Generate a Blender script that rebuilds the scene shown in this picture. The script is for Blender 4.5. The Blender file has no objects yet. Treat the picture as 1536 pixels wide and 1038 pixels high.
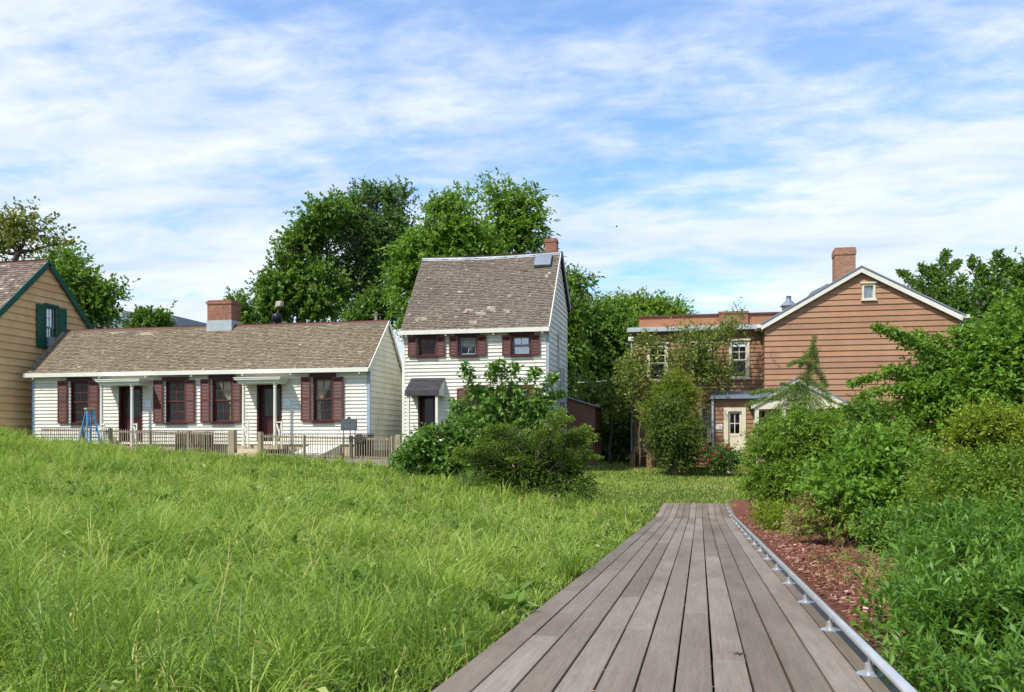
import bpy, math, random
import numpy as np
from mathutils import Vector
R = math.radians
rng = np.random.default_rng(7); random.seed(7)
scene = bpy.context.scene
COL = scene.collection

# ------------------------------------------------------------------ camera, sky, sun, exposure
F = 1315.0                      # focal length in photo pixels (1536 wide)
YAW = math.atan(282/1315)       # the street grid's +Y axis is seen at photo x = 1050
CA, SA = math.cos(YAW), math.sin(YAW)
HY = 661.0                      # horizon row
cam_d = bpy.data.cameras.new('camera'); cam = bpy.data.objects.new('camera', cam_d); COL.objects.link(cam)
cam.location = (0, 0, 0); cam.rotation_euler = (R(90), 0, YAW)
cam_d.sensor_width = 36; cam_d.lens = F/1536*36
cam_d.shift_y = (HY-519)/1536
cam_d.clip_start = .05; cam_d.clip_end = 5000
scene.camera = cam
SUN = Vector((-.44, -.66, 1.0)).normalized()
sd = bpy.data.lights.new('sun', 'SUN'); so = bpy.data.objects.new('sun', sd); COL.objects.link(so)
sd.energy = 3.3; sd.angle = R(2.2); sd.color = (1, .955, .88)
so.rotation_euler = (-SUN).to_track_quat('-Z', 'Y').to_euler(); so.location = (-20, -20, 40)
w = bpy.data.worlds.new('World'); scene.world = w; w.use_nodes = True
nt = w.node_tree; N = nt.nodes; LK = nt.links; N.clear()
out = N.new('ShaderNodeOutputWorld'); bg = N.new('ShaderNodeBackground'); bg.inputs[1].default_value = .115
sky = N.new('ShaderNodeTexSky'); sky.sky_type = 'NISHITA'; sky.sun_disc = False
sky.sun_elevation = math.asin(SUN.z); sky.sun_rotation = math.atan2(SUN.x, SUN.y)
sky.air_density = 1.0; sky.dust_density = .3; sky.ozone_density = 2.0
tc = N.new('ShaderNodeTexCoord'); sp = N.new('ShaderNodeSeparateXYZ'); LK.new(tc.outputs['Generated'], sp.inputs[0])
def wm(op, a, b=None, c=None):
    n = N.new('ShaderNodeMath'); n.operation = op
    for i, v in enumerate((a, b, c)):
        if v is None: continue
        if isinstance(v, (int, float)): n.inputs[i].default_value = v
        else: LK.new(v, n.inputs[i])
    return n.outputs[0]
zz = wm('ADD', wm('MAXIMUM', sp.outputs[2], 0.0), .16)
cu = wm('DIVIDE', sp.outputs[0], zz); cv = wm('DIVIDE', sp.outputs[1], zz)
cmb = N.new('ShaderNodeCombineXYZ'); LK.new(cu, cmb.inputs[0]); LK.new(cv, cmb.inputs[1])
def wnoise(scale, detail, rough, dist, off, sx=1, sy=1, rot=0):
    m = N.new('ShaderNodeMapping'); m.inputs['Location'].default_value = off; m.inputs['Scale'].default_value = (sx, sy, 1)
    m.inputs['Rotation'].default_value = (0, 0, rot); LK.new(cmb.outputs[0], m.inputs[0])
    n = N.new('ShaderNodeTexNoise'); n.inputs['Scale'].default_value = scale; n.inputs['Detail'].default_value = detail
    n.inputs['Roughness'].default_value = rough; n.inputs['Distortion'].default_value = dist; LK.new(m.outputs[0], n.inputs[0]); return n.outputs[0]
n1 = wnoise(.7, 9, .5, .25, (2.2, 6.4, 0), .62, 1.35, R(-2))
n2 = wnoise(2.6, 8, .56, .3, (7.3, 2.2, 0), .7, 1.3, R(-5))
n3 = wnoise(8, 6, .6, .3, (1.3, 5.2, 0), .8, 1.2, R(-8))
cs = wm('ADD', wm('ADD', wm('MULTIPLY', n1, .36), wm('MULTIPLY', n2, .40)), wm('MULTIPLY', n3, .24))
hz = wm('MULTIPLY', wm('SUBTRACT', .36, sp.outputs[2]), .36)     # more cloud towards the horizon
cs = wm('ADD', cs, hz)
mr = N.new('ShaderNodeMapRange'); mr.interpolation_type = 'SMOOTHSTEP'; LK.new(cs, mr.inputs[0])
mr.inputs[1].default_value = .375; mr.inputs[2].default_value = .585; mr.inputs[3].default_value = .22; mr.inputs[4].default_value = .97
shade = wnoise(2.2, 6, .55, .2, (9, 4, 0), .6, 1.5, R(-3))
cr = N.new('ShaderNodeValToRGB'); LK.new(shade, cr.inputs[0])
cr.color_ramp.elements[0].position = .35; cr.color_ramp.elements[0].color = (.63, .735, .90, 1)
cr.color_ramp.elements[1].position = .62; cr.color_ramp.elements[1].color = (.90, .94, 1.0, 1)
cm = N.new('ShaderNodeVectorMath'); cm.operation = 'SCALE'; LK.new(cr.outputs[0], cm.inputs[0]); cm.inputs['Scale'].default_value = 5.8
sk = N.new('ShaderNodeVectorMath'); sk.operation = 'MULTIPLY'; LK.new(sky.outputs[0], sk.inputs[0]); sk.inputs[1].default_value = (.52, .98, 1.36)
mx = N.new('ShaderNodeMix'); mx.data_type = 'RGBA'; LK.new(mr.outputs[0], mx.inputs[0]); LK.new(sk.outputs[0], mx.inputs[6]); LK.new(cm.outputs[0], mx.inputs[7])
LK.new(mx.outputs[2], bg.inputs[0]); LK.new(bg.outputs[0], out.inputs[0])
vs = scene.view_settings; vs.view_transform = 'Standard'; vs.look = 'None'; vs.gamma = 1; vs.use_curve_mapping = False
vs.exposure = .76
cy = scene.cycles; cy.max_bounces = 7; cy.diffuse_bounces = 3; cy.glossy_bounces = 3; cy.transmission_bounces = 4; cy.transparent_max_bounces = 8
cy.caustics_reflective = False; cy.caustics_refractive = False; cy.sample_clamp_indirect = 6

# ------------------------------------------------------------------ photo measurements -> world metres
def P(px, py, D):               # point seen at a photo pixel, at depth D
    u = (px-768)/F; v = (HY-py)/F
    return Vector((D*(-SA+u*CA), D*(CA+u*SA), v*D))
def dep(px, Y): return Y/(CA+(px-768)/F*SA)
def PY(px, py, Y): return P(px, py, dep(px, Y))
def XY(px, Y): return PY(px, HY, Y).x
def ZY(px, py, Y): return PY(px, py, Y).z
def YX(px, X): u = (px-768)/F; return X*(CA+u*SA)/(-SA+u*CA)

# ------------------------------------------------------------------ materials
def newmat(name):
    m = bpy.data.materials.new(name); m.use_nodes = True; t = m.node_tree; t.nodes.clear()
    o = t.nodes.new('ShaderNodeOutputMaterial'); return m, t, o
def rgb(h):
    if isinstance(h, str):
        c = [int(h[i:i+2], 16)/255 for i in (0, 2, 4)]
        return tuple(x/12.92 if x <= .04045 else ((x+.055)/1.055)**2.4 for x in c)+(1,)
    return tuple(h)+(1,)
def ramp(t, fac, stops):
    r = t.nodes.new('ShaderNodeValToRGB'); e = r.color_ramp.elements
    while len(e) < len(stops): e.new(.5)
    for i, (p, c) in enumerate(stops): e[i].position = p; e[i].color = rgb(c)
    t.links.new(fac, r.inputs[0]); return r.outputs[0]
def noise(t, scale, detail=4, rough=.5, stretch=(1, 1, 1), vec='Object', dist=0):
    c = t.nodes.new('ShaderNodeTexCoord'); m = t.nodes.new('ShaderNodeMapping'); m.inputs['Scale'].default_value = stretch
    t.links.new(c.outputs[vec], m.inputs[0]); n = t.nodes.new('ShaderNodeTexNoise')
    n.inputs['Scale'].default_value = scale; n.inputs['Detail'].default_value = detail; n.inputs['Roughness'].default_value = rough
    n.inputs['Distortion'].default_value = dist; t.links.new(m.outputs[0], n.inputs[0]); return n.outputs[0]
def attr(t):
    a = t.nodes.new('ShaderNodeAttribute'); a.attribute_name = 'tint'; return a.outputs['Fac']
def mixc(t, fac, a, b, mode='MIX'):
    m = t.nodes.new('ShaderNodeMix'); m.data_type = 'RGBA'; m.blend_type = mode
    for s, v in ((0, fac), (6, a), (7, b)):
        if isinstance(v, (int, float)): m.inputs[s].default_value = v
        elif isinstance(v, tuple): m.inputs[s].default_value = v
        else: t.links.new(v, m.inputs[s])
    return m.outputs[2]
def bump(t, h, strength=.3, dist=.01):
    b = t.nodes.new('ShaderNodeBump'); b.inputs['Strength'].default_value = strength; b.inputs['Distance'].default_value = dist
    t.links.new(h, b.inputs['Height']); return b.outputs[0]
def princ(t, o, col, rough=.8, metal=0, spec=.3, nrm=None):
    b = t.nodes.new('ShaderNodeBsdfPrincipled')
    if isinstance(col, tuple): b.inputs['Base Color'].default_value = col
    else: t.links.new(col, b.inputs['Base Color'])
    b.inputs['Roughness'].default_value = rough; b.inputs['Metallic'].default_value = metal
    b.inputs['Specular IOR Level'].default_value = spec
    if nrm is not None: t.links.new(nrm, b.inputs['Normal'])
    t.links.new(b.outputs[0], o.inputs[0]); return b
def paint(name, c0, c1, rough=.6, scale=3, stretch=(1, 1, 1), spec=.3, fine=30, bs=.15, metal=0, dirt=None, dirt_amt=.5):
    m, t, o = newmat(name)
    n = noise(t, scale, 5, .6, stretch); c = ramp(t, n, [(.3, c0), (.7, c1)])
    if dirt:
        d = noise(t, 1.7, 8, .7, (1, 1, .5)); f = ramp(t, d, [(.5, (0, 0, 0)), (.75, (dirt_amt,)*3)])
        c = mixc(t, f, c, rgb(dirt))
    a = attr(t); c = mixc(t, .5, c, ramp(t, a, [(0, (.32, .32, .32)), (1, (.68, .68, .68))]), 'OVERLAY')
    princ(t, o, c, rough, metal, spec, bump(t, noise(t, fine, 4, .6), bs, .01)); return m
M = {}
M['white'] = paint('white_clapboard_paint', 'cac6b6', 'd8d4c6', .6, 2.2, (1, 1, .4), dirt='a5a18c', dirt_amt=.3)
M['white_old'] = paint('weathered_white_paint', 'd6d3c2', 'e2e0d3', .65, 1.5, (1, 1, .5), dirt='a39a78', dirt_amt=.6)
M['white_grey'] = paint('greyish_white_paint', 'd6d0c0', 'e2ddcf', .65, 1.5, (1, 1, .5), dirt='77756a', dirt_amt=.5)
M['trim'] = paint('white_trim_paint', 'd0ccbd', 'dcd9cc', .5, 2)
M['greyblue'] = paint('grey_blue_paint', '8793a0', '9fabb5', .55, 2)
M['maroon'] = paint('maroon_shutter_paint', '542e28', '673a31', .5, 2.5, dirt='4a2a25')
M['dkmaroon'] = paint('dark_maroon_paint', '37181a', '48201f', .5, 2.5)
M['tan'] = paint('tan_clapboard_paint', 'd2a775', 'dfb684', .6, 1.4, dirt='9a7c50', dirt_amt=.35)
M['green'] = paint('green_trim_paint', '124a3a', '1d5a48', .5, 2)
M['brown'] = paint('brown_clapboard_paint', '977054', 'a47c5e', .6, 1.2, dirt='7d5d45', dirt_amt=.4)
M['brown2'] = paint('older_brown_clapboard_paint', '826248', '947153', .65, 1.5, dirt='63503f', dirt_amt=.5)
M['cream'] = paint('cream_trim_paint', 'c9c0a3', 'd8d0b8', .55, 2)
M['terracotta'] = paint('terracotta_wall', '9c6a4c', 'ad7a5a', .8, 1.5, dirt='8a604b')
M['greyroof'] = paint('grey_metal_roof', '6c7580', '8a929b', .45, 2, metal=.2)
M['asphalt'] = paint('dark_hood_shingle', '3b3a3a', '4c4a49', .85, 4, fine=60, bs=.4)
M['oldwood'] = paint('weathered_brown_wood', '8a7c66', 'a69880', .85, 8, (1, 1, .15), bs=.3)
M['greywood'] = paint('weathered_grey_wood', '7e7766', '9a9280', .85, 8, (1, 1, .15), bs=.3)
M['stone'] = paint('beige_foundation_render', 'b3a184', 'c9b89b', .85, 2, dirt='8a7b62')
M['rustroof'] = paint('rust_red_ridge_cap', '5a332d', '6a3e36', .6, 3)
M['sheet'] = paint('grey_lead_flashing', '9a9fa3', 'b0b5b8', .5, 3)
M['plaque'] = paint('dark_grey_plaque_metal', '4f5554', '636867', .4, 5, metal=.4)
M['black'] = paint('black_metal', '16181a', '22262a', .4, 4)
M['blue'] = paint('blue_fibreglass', '3a88bb', '4a9ed0', .4, 4)
M['steel'] = paint('brushed_stainless_steel', 'bfbfbc', 'd0d0cd', .25, 3, metal=.7, bs=.03, spec=.5)
M['pipe'] = paint('galvanised_steel_pipe', 'b4b6b5', 'c8c9c8', .3, 6, metal=.45, bs=.05, spec=.5)
M['paper'] = paint('pale_paper', 'c9d3da', 'dfe5e8', .8, 3)
M['curtain'] = paint('beige_curtain_cloth', 'c2b694', 'dcd2b4', .9, 6, (3, 3, .4))
M['shedwall'] = paint('brown_plywood', '6b4a3a', '7a5746', .8, 1.5)
M['bark'] = paint('grey_brown_bark', '4a4036', '6b6052', .9, 6, (1, 1, .25), bs=.6)
M['bark_grey'] = paint('pale_grey_bark', '74706a', '918c84', .9, 6, (1, 1, .25), bs=.5)
M['interior'] = paint('dim_room_plaster', '3a3632', '453f3a', .9, 2)
M['red'] = paint('red_petals', 'b01822', 'd0303a', .6, 3)
M['dead'] = paint('dry_twig', '6a4a3a', '86604a', .9, 5)
M['cable'] = paint('grey_cable', '8c9298', 'a2a8ad', .6, 3)
def glass():
    m, t, o = newmat('window_glass')
    g = t.nodes.new('ShaderNodeBsdfGlossy'); g.inputs['Roughness'].default_value = .03; g.inputs['Color'].default_value = (.9, .95, 1, 1)
    tr = t.nodes.new('ShaderNodeBsdfTransparent'); tr.inputs['Color'].default_value = (.85, .88, .87, 1)
    t.links.new(bump(t, noise(t, 3, 2), .12, .02), g.inputs['Normal'])
    mx = t.nodes.new('ShaderNodeMixShader'); mx.inputs[0].default_value = .03
    t.links.new(tr.outputs[0], mx.inputs[1]); t.links.new(g.outputs[0], mx.inputs[2]); t.links.new(mx.outputs[0], o.inputs[0]); return m
M['glass'] = glass()
def glass2():
    m = M['glass'].copy(); m.name = 'bright_window_glass'
    for n in m.node_tree.nodes:
        if n.type == 'MIX_SHADER': n.inputs[0].default_value = .38
    return m
M['glass_sky'] = glass2()
def brick(name, c1, c2, mortar):
    m, t, o = newmat(name); c = t.nodes.new('ShaderNodeTexCoord'); s = t.nodes.new('ShaderNodeSeparateXYZ'); t.links.new(c.outputs['Object'], s.inputs[0])
    a = t.nodes.new('ShaderNodeMath'); a.operation = 'ADD'; t.links.new(s.outputs[0], a.inputs[0]); t.links.new(s.outputs[1], a.inputs[1])
    cb = t.nodes.new('ShaderNodeCombineXYZ'); t.links.new(a.outputs[0], cb.inputs[0]); t.links.new(s.outputs[2], cb.inputs[1])
    b = t.nodes.new('ShaderNodeTexBrick'); t.links.new(cb.outputs[0], b.inputs[0]); b.inputs['Scale'].default_value = 1
    b.inputs['Brick Width'].default_value = .22; b.inputs['Row Height'].default_value = .075; b.inputs['Mortar Size'].default_value = .009
    b.inputs['Color1'].default_value = rgb(c1); b.inputs['Color2'].default_value = rgb(c2); b.inputs['Mortar'].default_value = rgb(mortar)
    col = mixc(t, .35, b.outputs[0], ramp(t, noise(t, 6, 6, .7), [(.3, '503028'), (.7, 'c08a6a')]))
    princ(t, o, col, .9, 0, .2, bump(t, b.outputs['Fac'], .5, -.01)); return m
M['brick'] = brick('red_brick', '7d4436', '8f5543', '94887a')
M['brick2'] = brick('light_brown_brick', '8c5f4a', '9c6f58', 'aa9c88')
def shingle(name, stops):
    m, t, o = newmat(name); c = ramp(t, attr(t), stops)
    n = noise(t, 14, 6, .7, (1, 1, 1)); c = mixc(t, .55, c, ramp(t, n, [(.25, (.25,)*3), (.75, (.75,)*3)]), 'OVERLAY')
    n2 = noise(t, .8, 4, .6); c = mixc(t, .4, c, ramp(t, n2, [(.3, (.38,)*3), (.7, (.6,)*3)]), 'OVERLAY')
    princ(t, o, c, .9, 0, .15, bump(t, noise(t, 40, 4, .6, (1, 1, .3)), .5, .01)); return m
M['shingle'] = shingle('weathered_cedar_shingle', [(0, '665a49'), (.3, '7b6e5a'), (.7, '8f816b'), (.93, 'a1947e'), (1, 'aca18d')])
M['shingle2'] = shingle('grey_cedar_shingle', [(0, '5d544a'), (.3, '6f6558'), (.7, '827669'), (.92, '95897b'), (1, 'aaa092')])
M['shingle3'] = shingle('old_brown_shingle', [(0, '514339'), (.5, '75655a'), (.93, '9a897c'), (1, 'b9ada0')])
def leafmat(name, stops, trans=.35, gloss=.25):
    stops = [(p, tuple(min(1, q*k) for q, k in zip(c, (1.8, 1.62, 1.3)))) for p, c in stops]; m, t, o = newmat(name); c = ramp(t, attr(t), stops)
    b = t.nodes.new('ShaderNodeBsdfPrincipled'); t.links.new(c, b.inputs['Base Color']); b.inputs['Roughness'].default_value = .45
    b.inputs['Specular IOR Level'].default_value = gloss
    tl = t.nodes.new('ShaderNodeBsdfTranslucent'); c2 = mixc(t, .55, c, (.28, .42, .03, 1)); t.links.new(c2, tl.inputs[0])
    mx = t.nodes.new('ShaderNodeMixShader'); mx.inputs[0].default_value = trans
    t.links.new(b.outputs[0], mx.inputs[1]); t.links.new(tl.outputs[0], mx.inputs[2]); t.links.new(mx.outputs[0], o.inputs[0]); return m
L = {}
L['oak'] = leafmat('dark_oak_leaf', [(0, (.035, .085, .018)), (.6, (.06, .13, .025)), (1, (.10, .18, .035))])
L['fine'] = leafmat('blue_green_fine_leaf', [(0, (.03, .075, .022)), (.6, (.05, .11, .035)), (1, (.10, .17, .06))])
L['ash'] = leafmat('bright_ash_leaf', [(0, (.055, .13, .02)), (.6, (.09, .19, .025)), (1, (.15, .27, .04))], .42)
L['mid'] = leafmat('mid_green_leaf', [(0, (.045, .105, .02)), (.6, (.075, .16, .028)), (1, (.13, .22, .045))])
L['lime'] = leafmat('light_green_leaf', [(0, (.07, .14, .02)), (.6, (.12, .22, .03)), (1, (.19, .30, .055))], .42)
L['brownish'] = leafmat('olive_brown_leaf', [(0, (.06, .09, .02)), (.5, (.11, .12, .035)), (1, (.19, .15, .06))], .4)
L['pale'] = leafmat('pale_speckled_leaf', [(0, (.06, .10, .02)), (.6, (.12, .16, .04)), (.85, (.2, .21, .08)), (1, (.38, .34, .2))], .35)
L['juniper'] = leafmat('juniper_needle', [(0, (.02, .05, .01)), (.5, (.045, .09, .014)), (.85, (.10, .16, .022)), (1, (.16, .22, .03))], .2)
L['glossy'] = leafmat('glossy_green_leaf', [(0, (.045, .11, .018)), (.6, (.08, .17, .028)), (.95, (.14, .24, .05)), (1, (.28, .2, .05))], .35, .5)
L['willow'] = leafmat('fresh_narrow_leaf', [(0, (.04, .11, .018)), (.6, (.08, .17, .028)), (1, (.15, .26, .05))], .38)
L['fern'] = leafmat('olive_green_frond', [(0, (.06, .12, .015)), (.6, (.10, .18, .025)), (.9, (.16, .22, .035)), (1, (.28, .15, .05))], .35)
L['olive'] = leafmat('yellow_green_leaf', [(0, (.08, .13, .015)), (.6, (.14, .20, .02)), (1, (.21, .27, .035))], .4)
L['dkolive'] = leafmat('dark_olive_leaf', [(0, (.03, .055, .014)), (.6, (.06, .095, .022)), (1, (.12, .165, .04))])
L['flower'] = leafmat('mauve_brown_flower_head', [(0, (.10, .11, .03)), (.5, (.18, .16, .06)), (.85, (.26, .17, .13)), (1, (.36, .3, .4))], .35)
L['grass'] = leafmat('meadow_grass_blade', [(0, (.055, .115, .018)), (.35, (.12, .20, .03)), (.7, (.19, .28, .05)), (.93, (.27, .33, .095)), (1, (.38, .32, .19))], .42, .3)
L['weed'] = leafmat('broad_weed_leaf', [(0, (.05, .11, .02)), (.6, (.10, .18, .03)), (1, (.22, .28, .11))], .35)
L['conifer'] = leafmat('weeping_conifer_needle', [(0, (.04, .09, .02)), (.6, (.08, .15, .03)), (1, (.14, .21, .05))], .3)
def deckmat():
    m, t, o = newmat('weathered_ipe_plank'); a = attr(t)
    base = ramp(t, a, [(0, '766959'), (.35, '817364'), (.7, '897c6d'), (1, '928678')])
    g = noise(t, 9, 6, .65, (9, .35, 1)); c = mixc(t, .55, base, ramp(t, g, [(.3, (.33,)*3), (.7, (.64,)*3)]), 'OVERLAY')
    g2 = noise(t, 1.3, 5, .6, (2.2, .5, 1)); c = mixc(t, .75, c, ramp(t, g2, [(.3, (.30, .255, .20)), (.5, (.45, .43, .40)), (.7, (.56, .56, .55))]), 'OVERLAY')
    g3 = noise(t, 60, 4, .7, (2.5, .2, 1)); c = mixc(t, .3, c, ramp(t, g3, [(.35, (.3,)*3), (.6, (.6,)*3)]), 'OVERLAY')
    b = princ(t, o, c, .55, 0, .35, bump(t, g3, .25, .004)); return m
M['deck'] = deckmat()
def groundmat():
    m, t, o = newmat('meadow_soil_and_thatch')
    c = ramp(t, noise(t, 1.2, 8, .65), [(.3, (.03, .055, .012)), (.55, (.06, .10, .018)), (.75, (.11, .14, .03))])
    c = mixc(t, ramp(t, noise(t, 25, 5, .7), [(.4, (0, 0, 0)), (.8, (.6, .6, .6))]), c, (.05, .055, .02, 1))
    princ(t, o, c, .95, 0, .1, bump(t, noise(t, 30, 6, .7), .9, .05)); return m
M['ground'] = groundmat()
def mulchmat():
    m, t, o = newmat('red_bark_mulch')
    c = ramp(t, noise(t, 35, 6, .7), [(.3, '4c2d23'), (.55, '7c4e3e'), (.8, 'a27868')])
    princ(t, o, c, .9, 0, .15, bump(t, noise(t, 40, 6, .7), 1, .03)); return m
M['mulch_bed'] = mulchmat()
def chipmat():
    m, t, o = newmat('bark_chip'); c = ramp(t, attr(t), [(0, '4e2e22'), (.4, '754735'), (.8, '936551'), (.95, 'ae8672'), (1, 'cdb2a2')])
    princ(t, o, c, .8, 0, .2, bump(t, noise(t, 120, 3), .3, .003)); return m
M['chip'] = chipmat()
# ------------------------------------------------------------------ mesh builder and tagging
ORG = {}
class MB:
    def __init__(s): s.v = []; s.f = []; s.t = []
    def poly(s, pts, t=None):
        i = len(s.v); s.v += [tuple(p) for p in pts]; s.f.append(list(range(i, i+len(pts)))); s.t.append(random.random() if t is None else t)
    def hexa(s, c, t=None):      # 8 corners: bottom 4 ccw, top 4 ccw
        i = len(s.v); s.v += [tuple(p) for p in c]
        for q in ((3, 2, 1, 0), (4, 5, 6, 7), (0, 1, 5, 4), (1, 2, 6, 5), (2, 3, 7, 6), (3, 0, 4, 7)):
            s.f.append([i+k for k in q]); s.t.append(.5 if t is None else t)
    def box(s, x0, x1, y0, y1, z0, z1, t=None):
        s.hexa([(x0, y0, z0), (x1, y0, z0), (x1, y1, z0), (x0, y1, z0), (x0, y0, z1), (x1, y0, z1), (x1, y1, z1), (x0, y1, z1)], t)
    def lbox(s, fr, u0, u1, w0, w1, z0, z1, t=None, tilt=0):  # facade frame: u along wall, w outwards, z up
        c = [(u0, w1+tilt, z0), (u1, w1+tilt, z0), (u1, w0+tilt, z0), (u0, w0+tilt, z0), (u0, w1, z1), (u1, w1, z1), (u1, w0, z1), (u0, w0, z1)]
        s.hexa([fr.p(*q) for q in c], t)
    def bar(s, a, b, r, t=None, h=None):   # rectangular bar between points
        a = Vector(a); b = Vector(b); d = (b-a).normalized(); up = Vector((0, 0, 1)) if abs(d.z) < .95 else Vector((0, 1, 0))
        x = d.cross(up).normalized()*r; y = x.cross(d).normalized()*(h or r)
        s.hexa([a-x-y, a+x-y, a+x+y, a-x+y, b-x-y, b+x-y, b+x+y, b-x+y], t)
    def tube(s, pts, rs, n=6, t=None, cap=True):
        pts = [Vector(p) for p in pts]; base = len(s.v); tt = .5 if t is None else t
        pd = None
        for k, p in enumerate(pts):
            d = (pts[min(k+1, len(pts)-1)]-pts[max(k-1, 0)]).normalized()
            ref = Vector((0, 0, 1)) if abs(d.z) < .9 else Vector((1, 0, 0))
            x = d.cross(ref).normalized(); y = d.cross(x)
            r = rs[k] if hasattr(rs, '__len__') else rs
            for j in range(n):
                a = 2*math.pi*j/n; s.v.append(tuple(p+x*math.cos(a)*r+y*math.sin(a)*r))
        for k in range(len(pts)-1):
            for j in range(n):
                a = base+k*n+j; b = base+k*n+(j+1) % n; s.f.append([a, b, b+n, a+n]); s.t.append(tt)
        if cap:
            s.f.append([base+j for j in range(n)][::-1]); s.t.append(tt)
            s.f.append([base+(len(pts)-1)*n+j for j in range(n)]); s.t.append(tt)
    def lathe(s, c, prof, n=16, t=None):
        base = len(s.v); tt = .5 if t is None else t
        for r, z in prof:
            for j in range(n): a = 2*math.pi*j/n; s.v.append((c[0]+r*math.cos(a), c[1]+r*math.sin(a), c[2]+z))
        for k in range(len(prof)-1):
            for j in range(n):
                a = base+k*n+j; b = base+k*n+(j+1) % n; s.f.append([a, b, b+n, a+n]); s.t.append(tt)
        s.f.append([base+j for j in range(n)][::-1]); s.t.append(tt)
        s.f.append([base+(len(prof)-1)*n+j for j in range(n)]); s.t.append(tt)
    def build(s, name, mat, parent=None, smooth=False, origin=None, bevel=0):
        o0 = Vector(ORG.get(parent.name, (0, 0, 0))) if parent else Vector(origin or (0, 0, 0))
        me = bpy.data.meshes.new(name); me.from_pydata([(a-o0.x, b-o0.y, c-o0.z) for a, b, c in s.v], [], s.f); me.materials.append(mat)
        at = me.attributes.new('tint', 'FLOAT', 'FACE'); at.data.foreach_set('value', s.t)
        if smooth: me.shade_smooth()
        ob = bpy.data.objects.new(name, me); COL.objects.link(ob)
        if parent: ob.parent = parent
        else: ob.location = o0
        ORG[ob.name] = tuple(o0)
        if bevel:
            b = ob.modifiers.new('bevel', 'BEVEL'); b.width = bevel; b.segments = 1; b.limit_method = 'ANGLE'
        return ob
def tag(o, label=None, cat=None, group=None, kind=None):
    if label: o['label'] = label
    if cat: o['category'] = cat
    if group: o['group'] = group
    if kind: o['kind'] = kind
    return o
def thing(name, loc, label, cat, group=None):
    o = bpy.data.objects.new(name, None); COL.objects.link(o); o.location = loc; ORG[o.name] = tuple(loc); o.empty_display_size = .3
    return tag(o, label, cat, group)
def npmesh(name, mat, V, sizes, idx, tint, parent=None, origin=(0, 0, 0), smooth=False):
    """V (n,3); sizes = loops per face; idx = flat loop vertex indices; tint per face"""
    o0 = np.array(ORG.get(parent.name, (0, 0, 0)) if parent else origin)
    me = bpy.data.meshes.new(name); V = V-o0
    me.vertices.add(len(V)); me.vertices.foreach_set('co', V.astype(np.float32).ravel())
    me.loops.add(len(idx)); me.loops.foreach_set('vertex_index', idx.astype(np.int32).ravel())
    me.polygons.add(len(sizes)); st = np.concatenate(([0], np.cumsum(sizes)[:-1])).astype(np.int32)
    me.polygons.foreach_set('loop_start', st)
    me.update(calc_edges=True); me.materials.append(mat)
    at = me.attributes.new('tint', 'FLOAT', 'FACE'); at.data.foreach_set('value', np.clip(tint, 0, 1).astype(np.float32))
    if smooth: me.shade_smooth()
    ob = bpy.data.objects.new(name, me); COL.objects.link(ob)
    if parent: ob.parent = parent
    else: ob.location = tuple(o0)
    ORG[ob.name] = tuple(o0); return ob
class Frame:
    def __init__(s, o, u, n): s.o = Vector(o); s.u = Vector(u); s.n = Vector(n)
    def p(s, u, w, z): return s.o+s.u*u+s.n*w+Vector((0, 0, z))
def front(Y): return Frame((0, Y, 0), (1, 0, 0), (0, -1, 0))        # u = X
def rightside(X): return Frame((X, 0, 0), (0, 1, 0), (1, 0, 0))     # u = Y
def leftside(X): return Frame((X, 0, 0), (0, -1, 0), (-1, 0, 0))    # u = -Y
def backside(Y): return Frame((0, Y, 0), (-1, 0, 0), (0, 1, 0))
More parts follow.
